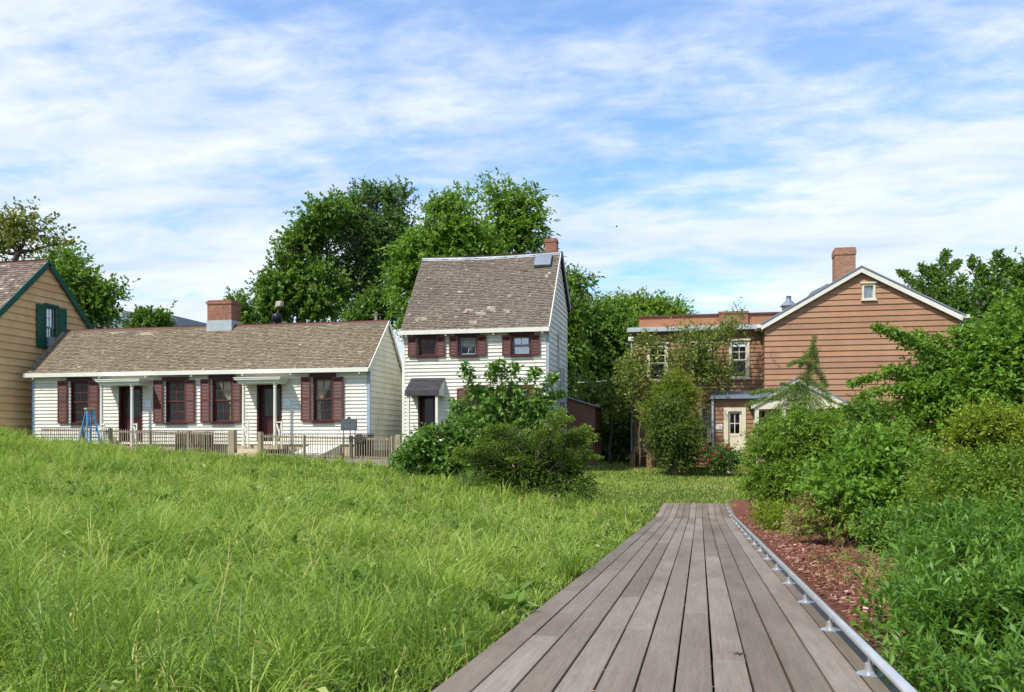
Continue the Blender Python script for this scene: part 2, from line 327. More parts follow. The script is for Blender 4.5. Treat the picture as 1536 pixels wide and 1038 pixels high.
# clapboards: every board a tilted strip with its own lip, cut round the openings
def clap(mb, fr, lo, hi, z0, z1, bh, lip, openings=(), zoff=0):
    """lo(z), hi(z): the wall's ends at height z"""
    k0 = math.floor((z0-zoff)/bh); zs = set()
    z = k0*bh+zoff
    while z < z1+bh: zs.add(round(z, 5)); z += bh
    for (a, b, c, d) in openings: zs.add(round(c, 5)); zs.add(round(d, 5))
    zs |= {round(z0, 5), round(z1, 5)}
    zs = sorted(q for q in zs if z0-1e-6 <= q <= z1+1e-6)
    rt = {}; joints_ = {}
    for q0, q1 in zip(zs, zs[1:]):
        if q1-q0 < 1e-4: continue
        zm = (q0+q1)/2; kb = math.floor((zm-zoff)/bh); zb = kb*bh+zoff
        if kb not in joints_: c_ = (lo(zm)+hi(zm))/2+random.uniform(-4, 4); joints_[kb] = sorted([c_+random.uniform(2.6, 4.4)*q for q in range(-6, 7)])
        if kb not in rt: rt[kb] = (random.random(), random.uniform(-.002, .002), sorted(random.uniform(-3, 20) for _ in range(3)))
        tn, jit, _ = rt[kb]
        o0 = lip*(1-(q0-zb)/bh)+.002+jit; o1 = lip*(1-(q1-zb)/bh)+.002+jit
        cuts = sorted([(a, b) for (a, b, c, d) in openings if c < zm < d])
        segs = []; cur = None
        for (a, b) in cuts: segs.append((cur, a)); cur = b
        segs.append((cur, None))
        for (a, b) in segs:
            a0, a1 = (lo(q0), lo(q1)) if a is None else (a, a); b0, b1 = (hi(q0), hi(q1)) if b is None else (b, b)
            if b0-a0 < .003 and b1-a1 < .003: continue
            js = [j for j in joints_[kb] if max(a0, a1)+.05 < j < min(b0, b1)-.05]; L0, L1 = a0, a1
            for ji, j in enumerate(js+[None]):
                R0, R1 = (b0, b1) if j is None else (j, j)
                mb.poly([fr.p(L0, o0, q0), fr.p(R0, o0, q0), fr.p(R1, o1, q1), fr.p(L1, o1, q1)], (.2+.45*tn+.35*random.Random(kb*31+ji*7).random()))
                if j is not None: mb.poly([fr.p(j-.002, o0+.001, q0), fr.p(j+.003, o0+.001, q0), fr.p(j+.003, o1+.001, q1), fr.p(j-.002, o1+.001, q1)], -1.5)
                L0, L1 = R0, R1
            if abs(q0-zb) < 1e-4: mb.poly([fr.p(a0, -.002, q0), fr.p(b0, -.002, q0), fr.p(b0, o0, q0), fr.p(a0, o0, q0)], .2)  # lip underside tinted darker, shade put into the colour to strengthen the board lines
def plainwall(mb, fr, pts, w=0, t=.5): mb.poly([fr.p(u, w, z) for u, z in pts], t)
# sash window: casing part with sashes, pane and (optionally) curtain below it
def window(parent, fr, u0, u1, z0, z1, cas='dkmaroon', sash='dkmaroon', cw=.07, head=.12, headext=.04, rows=2, cols=2, glass='glass', curtain=None, name='window', proud=.05, sill=True, double=True, depth=.11, low=None):
    mb = MB()
    mb.lbox(fr, u0, u0+cw, -depth, proud, z0, z1); mb.lbox(fr, u1-cw, u1, -depth, proud, z0, z1)
    mb.lbox(fr, u0-headext, u1+headext, -depth, proud+.045, z1, z1+head)
    mb.lbox(fr, u0+cw, u1-cw, -depth, proud-.004, z1-cw, z1-.001)
    if sill: mb.lbox(fr, u0-.04, u1+.04, -depth, proud+.06, z0-.06, z0)
    mb.lbox(fr, u0+cw, u1-cw, -depth, proud-.008, z0+.001, z0+.035)
    w = mb.build(name, M[cas], parent)
    a, b, c, d = u0+cw, u1-cw, z0+.035, z1-cw; zm = (c+d)/2
    s = MB(); r = .042; m = .013
    halves = ((c, zm, -.075), (zm, d, -.045)) if double else ((c, d, -.06),)
    rc = [(rows, cols), (rows, cols)]
    if low: rc[0] = low
    for hi_, (q0, q1, wo) in enumerate(halves):
        rows, cols = rc[hi_]
        s.lbox(fr, a, a+r, wo-.02, wo+.02, q0, q1); s.lbox(fr, b-r, b, wo-.02, wo+.02, q0, q1)
        s.lbox(fr, a+r, b-r, wo-.018, wo+.018, q0, q0+r); s.lbox(fr, a+r, b-r, wo-.018, wo+.018, q1-r, q1)
        for i in range(1, cols): x = a+(b-a)*i/cols; s.lbox(fr, x-m, x+m, wo-.012, wo+.012, q0+r, q1-r)
        for j in range(1, rows): z = q0+(q1-q0)*j/rows; s.lbox(fr, a+r, b-r, wo-.010, wo+.010, z-m, z+m)
    s.build('sash', M[sash], w)
    g = MB()
    for (q0, q1, wo) in halves: g.poly([fr.p(a, wo, q0), fr.p(b, wo, q0), fr.p(b, wo, q1), fr.p(a, wo, q1)])
    g.build('pane', M[glass], w)
    if curtain:
        cu = MB(); n = 26; top = d-.02; bot = c+.05
        for side in curtain:
            rows_ = []
            for j in range(15):
                tz = j/14; z = top+(bot-top)*tz
                if side == 'L': e0 = a+.02; e1 = a+(b-a)*(.9-1.25*min(tz, .62)**1.2) if tz < .62 else a+(b-a)*(.22+.12*(tz-.62))
                elif side == 'R': e1 = b-.02; e0 = b-(b-a)*(.9-1.25*min(tz, .62)**1.2) if tz < .62 else b-(b-a)*(.22+.12*(tz-.62))
                else: e0 = a; e1 = b
                if side in 'LR' and e1 < e0+.05: e1 = e0+.05
                rows_.append([fr.p(e0+(e1-e0)*i/n, -.17+.018*math.sin(i*1.9), z) for i in range(n+1)])
                if side == 'F' and tz > .5: break
            for j in range(len(rows_)-1):
                for i in range(n): cu.poly([rows_[j+1][i], rows_[j+1][i+1], rows_[j][i+1], rows_[j][i]], .5)
        cu.build('curtain', M['curtain'], w, smooth=True)
    return w
def shutter(parent, fr, u0, u1, z0, z1, mat='maroon', w=.07, louvre=True, panels=2):
    mb = MB(); st = .055; t = .035
    mb.lbox(fr, u0, u0+st, w, w+t, z0, z1); mb.lbox(fr, u1-st, u1, w, w+t, z0, z1)
    zs = [z0]+([z0+(z1-z0)*.52] if panels == 2 else [])+[z1]
    mb.lbox(fr, u0+st, u1-st, w+.002, w+t-.002, z0, z0+.08); mb.lbox(fr, u0+st, u1-st, w+.002, w+t-.002, z1-.07, z1)
    if panels == 2: mb.lbox(fr, u0+st, u1-st, w+.002, w+t-.002, zs[1]-.035, zs[1]+.035)
    edges = [(z0+.08, zs[1]-.035), (zs[1]+.035, z1-.07)] if panels == 2 else [(z0+.08, z1-.07)]
    for a, b in edges:
        if louvre:
            n = max(3, int((b-a)/.05))
            for i in range(n):
                z = a+(b-a)*(i+.5)/n; h = .02
                mb.hexa([fr.p(*q) for q in ((u0+st, w+t-.001, z-h), (u1-st, w+t-.001, z-h), (u1-st, w+t-.008, z-h-.003), (u0+st, w+t-.008, z-h-.003),
                         (u0+st, w+.008, z+h), (u1-st, w+.008, z+h), (u1-st, w+.001, z+h-.003), (u0+st, w+.001, z+h-.003))], .45)
            mb.lbox(fr, u0+st, u1-st, w-.006, w-.001, a, b, .1)
        else: mb.lbox(fr, u0+st+.01, u1-st-.01, w+.006, w+t-.012, a, b)
    return mb.build('shutter', M[mat], parent)
# shingled slope: every shingle its own slab; a,b = eave ends (left,right), c,d = ridge ends (left,right)
def shingles(a, b, c, d, nrm, row=.13, wid=.12, th=.014, sag=0, light=.04, patches=(), mb=None):
    a, b, c, d = map(Vector, (a, b, c, d)); nrm = Vector(nrm).normalized(); mb = mb or MB()
    slope = ((c-a).length+(d-b).length)/2; n = int(slope/row)
    for i in range(n+1):
        t0 = i/(n+.0); t1 = min((i+1.25)/n, 1.02)
        if t0 >= 1: break
        l0 = a.lerp(c, t0); r0 = b.lerp(d, t0); l1 = a.lerp(c, t1); r1 = b.lerp(d, t1); Wd = (r0-l0).length
        x = -random.random()*wid
        while x < Wd:
            ww = wid*random.uniform(.55, 1.5); s0 = max(0, x)/Wd; s1 = min(Wd, x+ww-.004)/Wd; x += ww
            if s1 <= s0: continue
            dr = random.gauss(0, .012); lift = random.random()*.012; tv = random.random()
            tt = random.uniform(.93, 1) if random.random() < light else tv*.5+.24
            for (ps, pt, rs, rt) in patches:
                q = ((s0+s1)/2-ps)/rs; w_ = (t0-pt)/rt
                if q*q+w_*w_ < random.uniform(.4, 1.3): tt = random.uniform(.9, 1); lift = -.006
            sg = -sag*4*(s0+s1)/2*(1-(s0+s1)/2)*t0
            z = Vector((0, 0, sg)); dn = (a-c).normalized()*dr
            p0 = l0.lerp(r0, s0)+dn+z; p1 = l0.lerp(r0, s1)+dn+z; p2 = l1.lerp(r1, s1)+z; p3 = l1.lerp(r1, s0)+z
            h0 = nrm*(th*1.6+lift); h1 = nrm*.002
            mb.poly([p0+h0, p1+h0, p2+h1, p3+h1], tt); mb.poly([p0, p1, p1+h0, p0+h0], tt*.5)
    return mb
# ------------------------------------------------------------------ foliage
def unit(a): return a/np.maximum(np.linalg.norm(a, axis=1, keepdims=True), 1e-9)
def leafgeo(p, ax, L_, W_, fold=.25, rich=False, flat=.0, curl=.12):
    n = len(p); r = rng.normal(size=(n, 3)); r[:, 2] += flat*3
    side = unit(np.cross(ax, r)); nr = np.cross(side, ax); nr *= np.sign(nr[:, 2:3]+1e-6)
    L_ = L_[:, None]; W_ = W_[:, None]
    tip = p+ax*L_-nr*L_*curl; md = p+ax*L_*.45
    l = md-side*W_*.5+nr*W_*fold; r_ = md+side*W_*.5+nr*W_*fold
    if rich:
        c = md+nr*L_*.02
        V = np.stack([p, r_, tip, l, c], 1).reshape(-1, 3); b = (np.arange(n)*5)[:, None]
        idx = np.concatenate([b+np.array([0, 1, 2, 4]), b+np.array([0, 4, 2, 3])], 1).reshape(-1); sizes = np.full(2*n, 4); return V, sizes, idx, 2
    V = np.stack([p, r_, tip, l], 1).reshape(-1, 3); idx = (np.arange(n)*4)[:, None]+np.arange(4); return V, np.full(n, 4), idx.reshape(-1), 1
def sprays(lobes, n_leaf, clump, spray_len, per_spray, upb=.3, outb=.8, droop=.0, inner=.45, sprays_per_clump=7, low=-1.0):
    """lobes: (centre(3), radii(3)); returns leaf base points, axes, spray ids, clump centres"""
    n_sp = max(1, n_leaf//per_spray); n_cl = max(1, n_sp//sprays_per_clump)
    wts = np.array([(r[0]*r[2])**.9 for c, r in lobes]); wts /= wts.sum()
    cc = []; ld = []
    for (c, r), w_ in zip(lobes, wts):
        k = max(1, int(round(n_cl*w_))); d = unit(rng.normal(size=(k, 3)))
        d[:, 2] = np.where(d[:, 2] < low, -d[:, 2], d[:, 2])
        rf = inner+(1-inner)*rng.random(k)**.55
        cc.append(np.array(c)+d*rf[:, None]*np.array(r)); ld.append(d)
    cc = np.concatenate(cc); ld = np.concatenate(ld); k = len(cc)
    ci = np.repeat(np.arange(k), sprays_per_clump); m = len(ci)
    cs_ = clump*(.6+.8*rng.random(k))
    off = rng.normal(size=(m, 3))*.5; off[:, 2] *= .6
    o = cc[ci]+off*cs_[ci][:, None]
    ax = unit(ld[ci]*outb+unit(off)*.7+rng.normal(size=(m, 3))*.35+np.array([0, 0, upb]))
    sl = spray_len*(.5+rng.random(m))
    si = np.repeat(np.arange(m), per_spray); t = np.tile((np.arange(per_spray)+.3)/per_spray, m)+rng.normal(size=m*per_spray)*.04
    p = o[si]+ax[si]*(sl[si]*t)[:, None]; p[:, 2] -= droop*sl[si]*t**2
    ctint = rng.random(k)
    return p, ax[si], t, ctint[ci][si], cc, o, ax, sl
def plant(name, label, cat, base, lobes, mat, n, leaf=(.09, .05), clump=.5, spray=(.35, 9), upb=.3, outb=.8, droop=.1, inner=.45, rich=False,
          trunk=.12, bark='bark', group=None, tb=.0, spread=.9, spc=7, limbs=True, low=-1., fold=.25, flat=.3, trunk_part='trunk', crown_part='crown', twigs=.35, extra=None, lean=None, tvar=.5, arms=(), arm_leaf=900, tip=.15):
    base = Vector(base)
    wl = []
    for (px, py, rx, ry, D, *dd) in lobes:
        c = P(px, py, D); k = D/F; dy = (dd[0] if dd else (rx*.6+ry*.4))*k
        g_ = .45*clump+.42*spray[0]; wl.append((tuple(c), tuple(max(q*.4, q-g_) for q in (rx*k, dy, ry*k))))
    t_ = thing(name, base, label, cat, group); armp = []
    p, ax, t, ct, cc, so_, sax, sl = sprays(wl, n, clump, spray[0], spray[1], upb, outb, droop, inner, spc, low)
    # arms: single long leafy branches that reach out of the crown: (px0, py0, px1, py1, D, sag px, thickness m)
    for (ax0, ay0, ax1, ay1, D, sagp, tk_) in arms:
        A0, A1 = P(ax0, ay0, D), P(ax1, ay1, D*(1+.02*random.uniform(-1, 1))); ln = (A1-A0).length; m = max(6, int(arm_leaf*ln)); tt = rng.random(m)**.9
        pts_ = [A0.lerp(A1, q/6)+Vector((0, 0, 4*(q/6)*(1-q/6)*sagp*D/F)) for q in range(7)]; armp.append(pts_)
        pa = np.array([list(q) for q in pts_]); f = tt*6; i0 = np.minimum(f.astype(int), 5); q = pa[i0]+(pa[i0+1]-pa[i0])*(f-i0)[:, None]
        dirn = unit(pa[i0+1]-pa[i0]); o_ = rng.normal(size=(m, 3))*tk_*(1.15-.75*tt)[:, None]*np.array([1, 1, .6]); q = q+o_
        p = np.concatenate([p, q]); ax = np.concatenate([ax, unit(dirn*.8+unit(o_)*.7)]); t = np.concatenate([t, .5+.5*tt]); ct = np.concatenate([ct, rng.random(m)])
    la = unit(ax*(.5+.5*t[:, None])+unit(rng.normal(size=p.shape))*spread); la[:, 2] -= droop*.8; la = unit(la)
    k = len(p); Ls = leaf[0]*(.6+.8*rng.random(k)); Ws = leaf[1]*(.65+.7*rng.random(k))
    V, sizes, idx, rep = leafgeo(p, la, Ls, Ws, fold, rich, flat)
    tint = np.clip(ct*tvar+rng.random(k)*(1-tvar)+tb+tip*(t-.55)+.12*rng.normal(size=k)*.5, 0, 1)
    npmesh(crown_part, mat, V, sizes, idx, np.repeat(tint, rep), t_)
    if limbs:
        mb = MB(); cen = Vector(np.mean([c for c, r in wl], axis=0))
        lowz = min(c[2]-r[2] for c, r in wl)
        top = Vector((base.x*.55+cen.x*.45, base.y*.55+cen.y*.45, max(lowz*.6+cen.z*.4, base.z+.15))) if lean is None else Vector(lean)
        def limb(a, b, r0, r1, seg=5, nn=6):
            pts = [a.lerp(b, i/seg)+Vector(rng.normal(size=3))*(.035*(b-a).length if 0 < i < seg else 0) for i in range(seg+1)]
            mb.tube(pts, [r0+(r1-r0)*i/seg for i in range(seg+1)], nn, random.random())
        limb(base-Vector((0, 0, .1)), top, trunk, trunk*.72, 4, 8)
        cca = [Vector(q) for q in cc]
        for c, r in wl:
            cv = Vector(c)-Vector((0, 0, r[2]*.15)); limb(top, cv, trunk*.55, trunk*.22)
            near = [q for q in cca if all(abs(q[i]-c[i]) <= r[i]*1.05 for i in range(3))]
            random.shuffle(near)
            for q in near[:int(len(near)*twigs)+1][:70]:
                limb(cv.lerp(top, random.random()*.3), q, trunk*.16, trunk*.05, 3, 4)
        for pts_ in armp: limb(top.lerp(pts_[0], .3), pts_[0], trunk*.3, trunk*.16, 3, 5); mb.tube(pts_, [trunk*.16*(1-.8*q/6) for q in range(7)], 5)
        mb.build(trunk_part, M[bark], t_, smooth=True)
    if extra: extra(t_, p, la, so_, sax, sl)
    return t_
# ------------------------------------------------------------------ terrain
SL = .0467; YK = 19.4; YE = 24.0
def deckz(y): return np.where(np.asarray(y) < YK, -.77-SL*np.asarray(y), -.77-SL*YK)
CP = []
for y in (-8, -5, -2, 0, 2, 4, 6, 8, 10, 12.5, 15, 17.5, 20, 22, 24): CP += [(-1.35, y, float(deckz(y))-.1), (1.1, y, float(deckz(y))-.07)]
CP += [(-3, 2.5, -.92), (-4, 5, -1.0), (-8, 8, -.85), (-4, 10, -1.12), (-6, 14, -1.12), (-12, 13, -.72), (-11, 18, -.82), (-16, 17, -.5), (-20.4, 21.5, .06), (-24, 23, .45), (-26, 27, -.15),
       (-21, 26, -.42), (-18, 23.5, -.55), (-15, 24.3, -.86), (-12, 25, -1.0), (-9, 25.5, -1.06), (-13, 27.8, -.58), (-20, 28, -.5), (-18, 30, -.6), (-25, 31, -.6), (-12, 32, -.65),
       (-8, 29, -.85), (-4.0, 19.6, -1.3), (-7, 21, -1.03), (-2.2, 19.6, -1.5), (-4, 25, -1.25), (-1.1, 29.5, -1.4), (-4, 36, -.9), (-1.3, 35.6, -1.05), (1, 33.5, -1.2), (1, 27, -1.5), (4, 36, -1.0),
       (5, 5, -1.05), (4, 9, -1.25), (4, 14, -1.45), (8, 12, -1.4), (10, 20, -1.45), (4, 20, -1.68), (12, 30, -1.25), (15, 37, -1.0), (26, 30, -1.0), (20, 10, -1.1), (9, 4, -1.0),
       (-30, 45, -.6), (0, 50, -1), (30, 50, -1), (-40, 20, -.4), (40, 20, -1), (0, -10, -.5), (-10, -4, -.8), (10, -4, -.9), (-16, 6, -.7), (-30, 5, -.5), (40, 0, -1), (50, 50, -1), (-55, 50, -.8)]
CP = np.array(CP)
def tps_fit(c):
    n = len(c); d = np.linalg.norm(c[:, None, :2]-c[None, :, :2], axis=2); K = np.where(d > 0, d*d*np.log(np.maximum(d, 1e-9)), 0)+np.eye(n)*.3
    Pm = np.hstack([np.ones((n, 1)), c[:, :2]]); A = np.zeros((n+3, n+3)); A[:n, :n] = K; A[:n, n:] = Pm; A[n:, :n] = Pm.T
    return np.linalg.solve(A, np.concatenate([c[:, 2], np.zeros(3)]))
TW = tps_fit(CP)
def gz(x, y):
    x = np.atleast_1d(np.asarray(x, float)); y = np.atleast_1d(np.asarray(y, float)); z = np.empty(len(x))
    for i in range(0, len(x), 40000):
        a = x[i:i+40000]; b = y[i:i+40000]
        xc = np.clip(a, -60, 60); yc = np.clip(b, -12, 60)
        d2 = (xc[:, None]-CP[:, 0])**2+(yc[:, None]-CP[:, 1])**2
        K = .5*d2*np.log(np.maximum(d2, 1e-12)); q = K@TW[:-3]+TW[-3]+TW[-2]*xc+TW[-1]*yc
        f = np.clip((np.hypot(a, b-15)-42)/15, 0, 1); z[i:i+40000] = q*(1-f)+(-1.0)*f
    x_ = x; under = (x_ > -1.08) & (x_ < .88) & (y < YE+.1) & (y > -6)
    return np.where(under, np.minimum(z, deckz(y)-.16), z)
def gz1(x, y): return float(gz([x], [y])[0])
def axis_(a, b, near, far):
    fine = np.arange(a, b, near); k = np.geomspace(1, 400, 26)
    return np.concatenate([(a-(k*3))[::-1], fine, b+k*3])
gx = np.sort(np.concatenate([axis_(-30, 30, .5, 0), np.array([-1.1, -1.06, -1.0, .80, .86, .9])])); gy = axis_(-6, 45, .5, 0)
GX, GY = np.meshgrid(gx, gy); GZ = gz(GX.ravel(), GY.ravel()); nx, ny = len(gx), len(gy)
GI = (np.arange(ny-1)[:, None]*nx+np.arange(nx-1)).ravel()[:, None]+np.array([0, 1, nx+1, nx])
g = npmesh('ground', M['ground'], np.stack([GX.ravel(), GY.ravel(), GZ], 1), np.full(len(GI), 4), GI.ravel(), np.full(len(GI), .5), smooth=True)
g['kind'] = 'structure'
# mulch bed: a sheet 2 cm above the soil, right of the boardwalk
bx = np.linspace(.785, 9, 34); by = np.linspace(-2, 25, 90); BX, BY = np.meshgrid(bx, by)
wob = .35*np.sin(BY*1.3)+.2*np.sin(BY*3.1+1); BX2 = np.where(BX > 5, BX+wob, BX)
BZ = gz(BX2.ravel(), BY.ravel())+.045+.012*np.sin(BX2.ravel()*9)*np.sin(BY.ravel()*7)
BI = (np.arange(89)[:, None]*34+np.arange(33)).ravel()[:, None]+np.array([0, 1, 35, 34])
npmesh('mulch_bed', M['mulch_bed'], np.stack([BX2.ravel(), BY.ravel(), BZ], 1), np.full(len(BI), 4), BI.ravel(), np.full(len(BI), .5), smooth=True)['kind'] = 'structure'
def chips(n, x0, x1, y0, y1, smin, smax):
    x = rng.uniform(x0, x1, n); y = y0+(y1-y0)*rng.random(n)**1.25; z = gz(x, y)+.047+.025*rng.random(n)
    a = rng.uniform(0, 2*np.pi, n); d = np.stack([np.cos(a), np.sin(a), rng.normal(size=n)*.22], 1)
    return np.stack([x, y, z], 1), unit(d), rng.uniform(smin, smax, n)
p, d, s = chips(36000, .80, 5.6, 1.2, 21, .018, .062); s = s*np.clip(p[:, 1]/7, .5, 1)
side = unit(np.cross(d, np.array([0, 0, 1.0])+rng.normal(size=d.shape)*.25)); nn = np.cross(side, d); nn *= np.sign(nn[:, 2:3]); wd = (s*rng.uniform(.2, .5, len(s)))[:, None]; s2 = s[:, None]
c4 = [p-d*s2*.5-side*wd*.5, p-d*s2*.42+side*wd*.5, p+d*s2*.5+side*wd*.4, p+d*s2*.46-side*wd*.5]
V = np.stack([c-nn*.008 for c in c4]+[c+nn*.0 for c in c4], 1).reshape(-1, 3); b = (np.arange(len(p))*8)[:, None]
q = np.concatenate([b+np.array(f) for f in ([4, 5, 6, 7], [0, 1, 5, 4], [1, 2, 6, 5], [2, 3, 7, 6], [3, 0, 4, 7])], 1)
tag(npmesh('bark_chips', M['chip'], V, np.full(len(p)*5, 4), q.reshape(-1), np.repeat(rng.random(len(p)), 5)), 'reddish bark chips spread over the planting bed beside the boardwalk', 'mulch', kind='stuff')

# ------------------------------------------------------------------ boardwalk
mb = MB(); X0 = -.964; BW = .145
joints = [[2.2, 6.1, 10.5, 15.0], [4.3, 8.9, 14.1], [3.1, 7.4, 12.2, 16.4], [5.9, 11.3, 15.9], [4.62, 8.05, 13.5], [2.6, 6.8, 11.9, 16.8], [5.3, 10.1, 14.6], [3.9, 9.4, 13.0], [6.4, 10.9, 15.4], [4.35, 8.4, 12.6, 17.0], [3.3, 7.9, 13.8], [5.6, 10.3, 16.1]]
for i in range(12):
    x0 = X0+i*BW+.0045; x1 = X0+(i+1)*BW-.0045
    ys = [-3.5]+joints[i]+[YK, YE]
    for y0, y1 in zip(ys, ys[1:]):
        ya = y0+.0025; yb = y1-.0025; dz = random.uniform(-.0018, .0018); z0 = float(deckz(ya))+dz; z1 = float(deckz(yb-.001 if yb < YK else yb))+dz; jx = random.uniform(-.0012, .0012)
        mb.hexa([(x0+jx, ya, z0-.03), (x1+jx, ya, z0-.03), (x1+jx, yb, z1-.03), (x0+jx, yb, z1-.03), (x0+jx, ya, z0), (x1+jx, ya, z0), (x1+jx, yb, z1), (x0+jx, yb, z1)], random.random())
bw = mb.build('boardwalk', M['deck'], bevel=.0025); bw['kind'] = 'structure'
mb = MB()
for x in (X0+.03, -.4, .2, X0+12*BW-.06):
    for a, b in ((-3.5, YK), (YK, YE)):
        z0 = float(deckz(a))-.036; z1 = float(deckz(b))-.036
        mb.hexa([(x, a, z0-.15), (x+.04, a, z0-.15), (x+.04, b, z1-.15), (x, b, z1-.15), (x, a, z0), (x+.04, a, z0), (x+.04, b, z1), (x, b, z1)])
mb.build('joists', M['oldwood'], bw)
# specks of leaf litter caught in the gaps
n = 150; y = 1.5+16*rng.random(n)**1.3; x = X0+BW*rng.integers(1, 12, n)+rng.normal(size=n)*.003; far = rng.random(n) < .25; x = np.where(far, rng.uniform(X0, X0+1.7, n), x)
dv = np.stack([rng.normal(size=n), rng.normal(size=n)*2, rng.normal(size=n)*.1], 1); ln = rng.uniform(.006, .02, n)
V, s, i_, rep = leafgeo(np.stack([x, y, deckz(y)+.003], 1), unit(dv), ln, ln*.5, .1, False, 2., .02) if 'leafgeo' in globals() else None
tag(npmesh('leaf_litter', M['chip'], V, s, i_, .5+.5*rng.random(n)), 'tiny pale specks of leaf litter caught between the boardwalk planks', 'litter', kind='stuff')
# kerb rail
RX = .673; rail = thing('kerb_rail', (RX, 0, -.77), 'low steel pipe rail on flanged feet along the right edge of the boardwalk', 'rail')
def rz(y): return float(deckz(y))+.088
pb = MB(); pts = [(RX, y, rz(y)) for y in (.9, 5, 10, 15, YK, YK+.01, YE-.15)]; pb.tube(pts, .0195, 16); pb.build('pipe', M['pipe'], rail, smooth=True)
k = 0; y = 1.6
while y < YE:
    s = MB(); z = float(deckz(y))
    s.lathe((RX, y, z), [(.053, -.002), (.053, .003), (.047, .0065), (.034, .0095), (.026, .013), (.021, .0165), (.0195, .03), (.0195, .044), (.015, .047), (.0085, .048), (.0085, .071)], 20)
    s.build('standoff', M['steel'], rail, smooth=False); y += 1.09 if y > 1.7 else 3.78-1.09-1.6
# ------------------------------------------------------------------ grass
def lf(x, y, s, ph=0):   # smooth low-frequency field 0..1
    v = np.sin(x*1.7/s+1.3*np.sin(y*1.1/s+ph))+np.sin(y*1.9/s+ph*2+1.1*np.sin(x*.9/s))+.6*np.sin((x+y)*2.9/s+ph)+.6*np.sin((x-1.4*y)*3.3/s+ph*3)
    return .5+v/6.4
def blades(x, y, h, wd, tint, segs=3, bend=.55, lean=None, az=None):
    n = len(x); z = gz(x, y)-.02; a = rng.uniform(0, 2*np.pi, n) if az is None else az+rng.normal(size=n)*.5
    if lean is not None: a = np.where(rng.random(n) < .18, lean+rng.normal(size=n)*.7, a)
    dr = np.stack([np.cos(a), np.sin(a), np.zeros(n)], 1); sd_ = np.stack([-np.sin(a), np.cos(a), np.zeros(n)], 1)
    yw = rng.normal(size=n)*.8; sd_ = sd_*np.cos(yw)[:, None]+dr*np.sin(yw)[:, None]
    b = np.clip(bend*(.3+1.1*rng.random(n)), 0, 1.25)
    ts = {4: [0, .3, .55, .8, 1], 3: [0, .38, .74, 1], 2: [0, .55, 1]}[segs]
    root = np.stack([x, y, z], 1); cols = []; cur = root.copy(); pt = 0; k_ = b*2.1; a0 = .25*np.abs(rng.normal(size=n)); h = h*(1+.35*b)
    for t in ts:
        am = np.minimum(a0+k_*((pt+t)/2)**1.5, 2.7); cur = cur+dr*(h*(t-pt)*np.sin(am))[:, None]; cur[:, 2] += h*(t-pt)*np.cos(am); pt = t
        c = cur.copy(); hw = (wd*(.5 if t < 1 else 0)*(1-.55*t))[:, None]
        if t < 1: cols += [c-sd_*hw, c+sd_*hw]
        else: cols += [c]
    m = len(cols); V = np.stack(cols, 1).reshape(-1, 3); base = (np.arange(n)*m)[:, None]
    q = [base+np.array([2*i, 2*i+1, 2*i+3, 2*i+2]) for i in range(segs-1)]+[base+np.array([m-3, m-2, m-1])]
    idx = np.concatenate(q, 1).reshape(-1); sizes = np.tile(np.array([4]*(segs-1)+[3]), n)
    return V, sizes, idx, np.repeat(tint, segs)
def merge(parts):
    Vs, Ss, Is, Ts = [], [], [], []; o = 0
    for V, s, i, t in parts: Vs.append(V); Ss.append(s); Is.append(i+o); Ts.append(t); o += len(V)
    return np.concatenate(Vs), np.concatenate(Ss), np.concatenate(Is), np.concatenate(Ts)
def field(y0, y1, dens):
    n = int(dens*(y1-y0)*(y1+y0)/2*1.12); y = np.sqrt(rng.uniform(y0*y0, y1*y1, n)); x = rng.uniform(-1.08*y-1.2, -1.0)
    ok = (x < -1.0) & (x > -1.02*y-1.2); return x[ok], y[ok]
def tall_region(x, y): return (y < 23.6+.9*np.sin(x*.8)) | ((x < -5) & (y < 27.0))
G_ = []
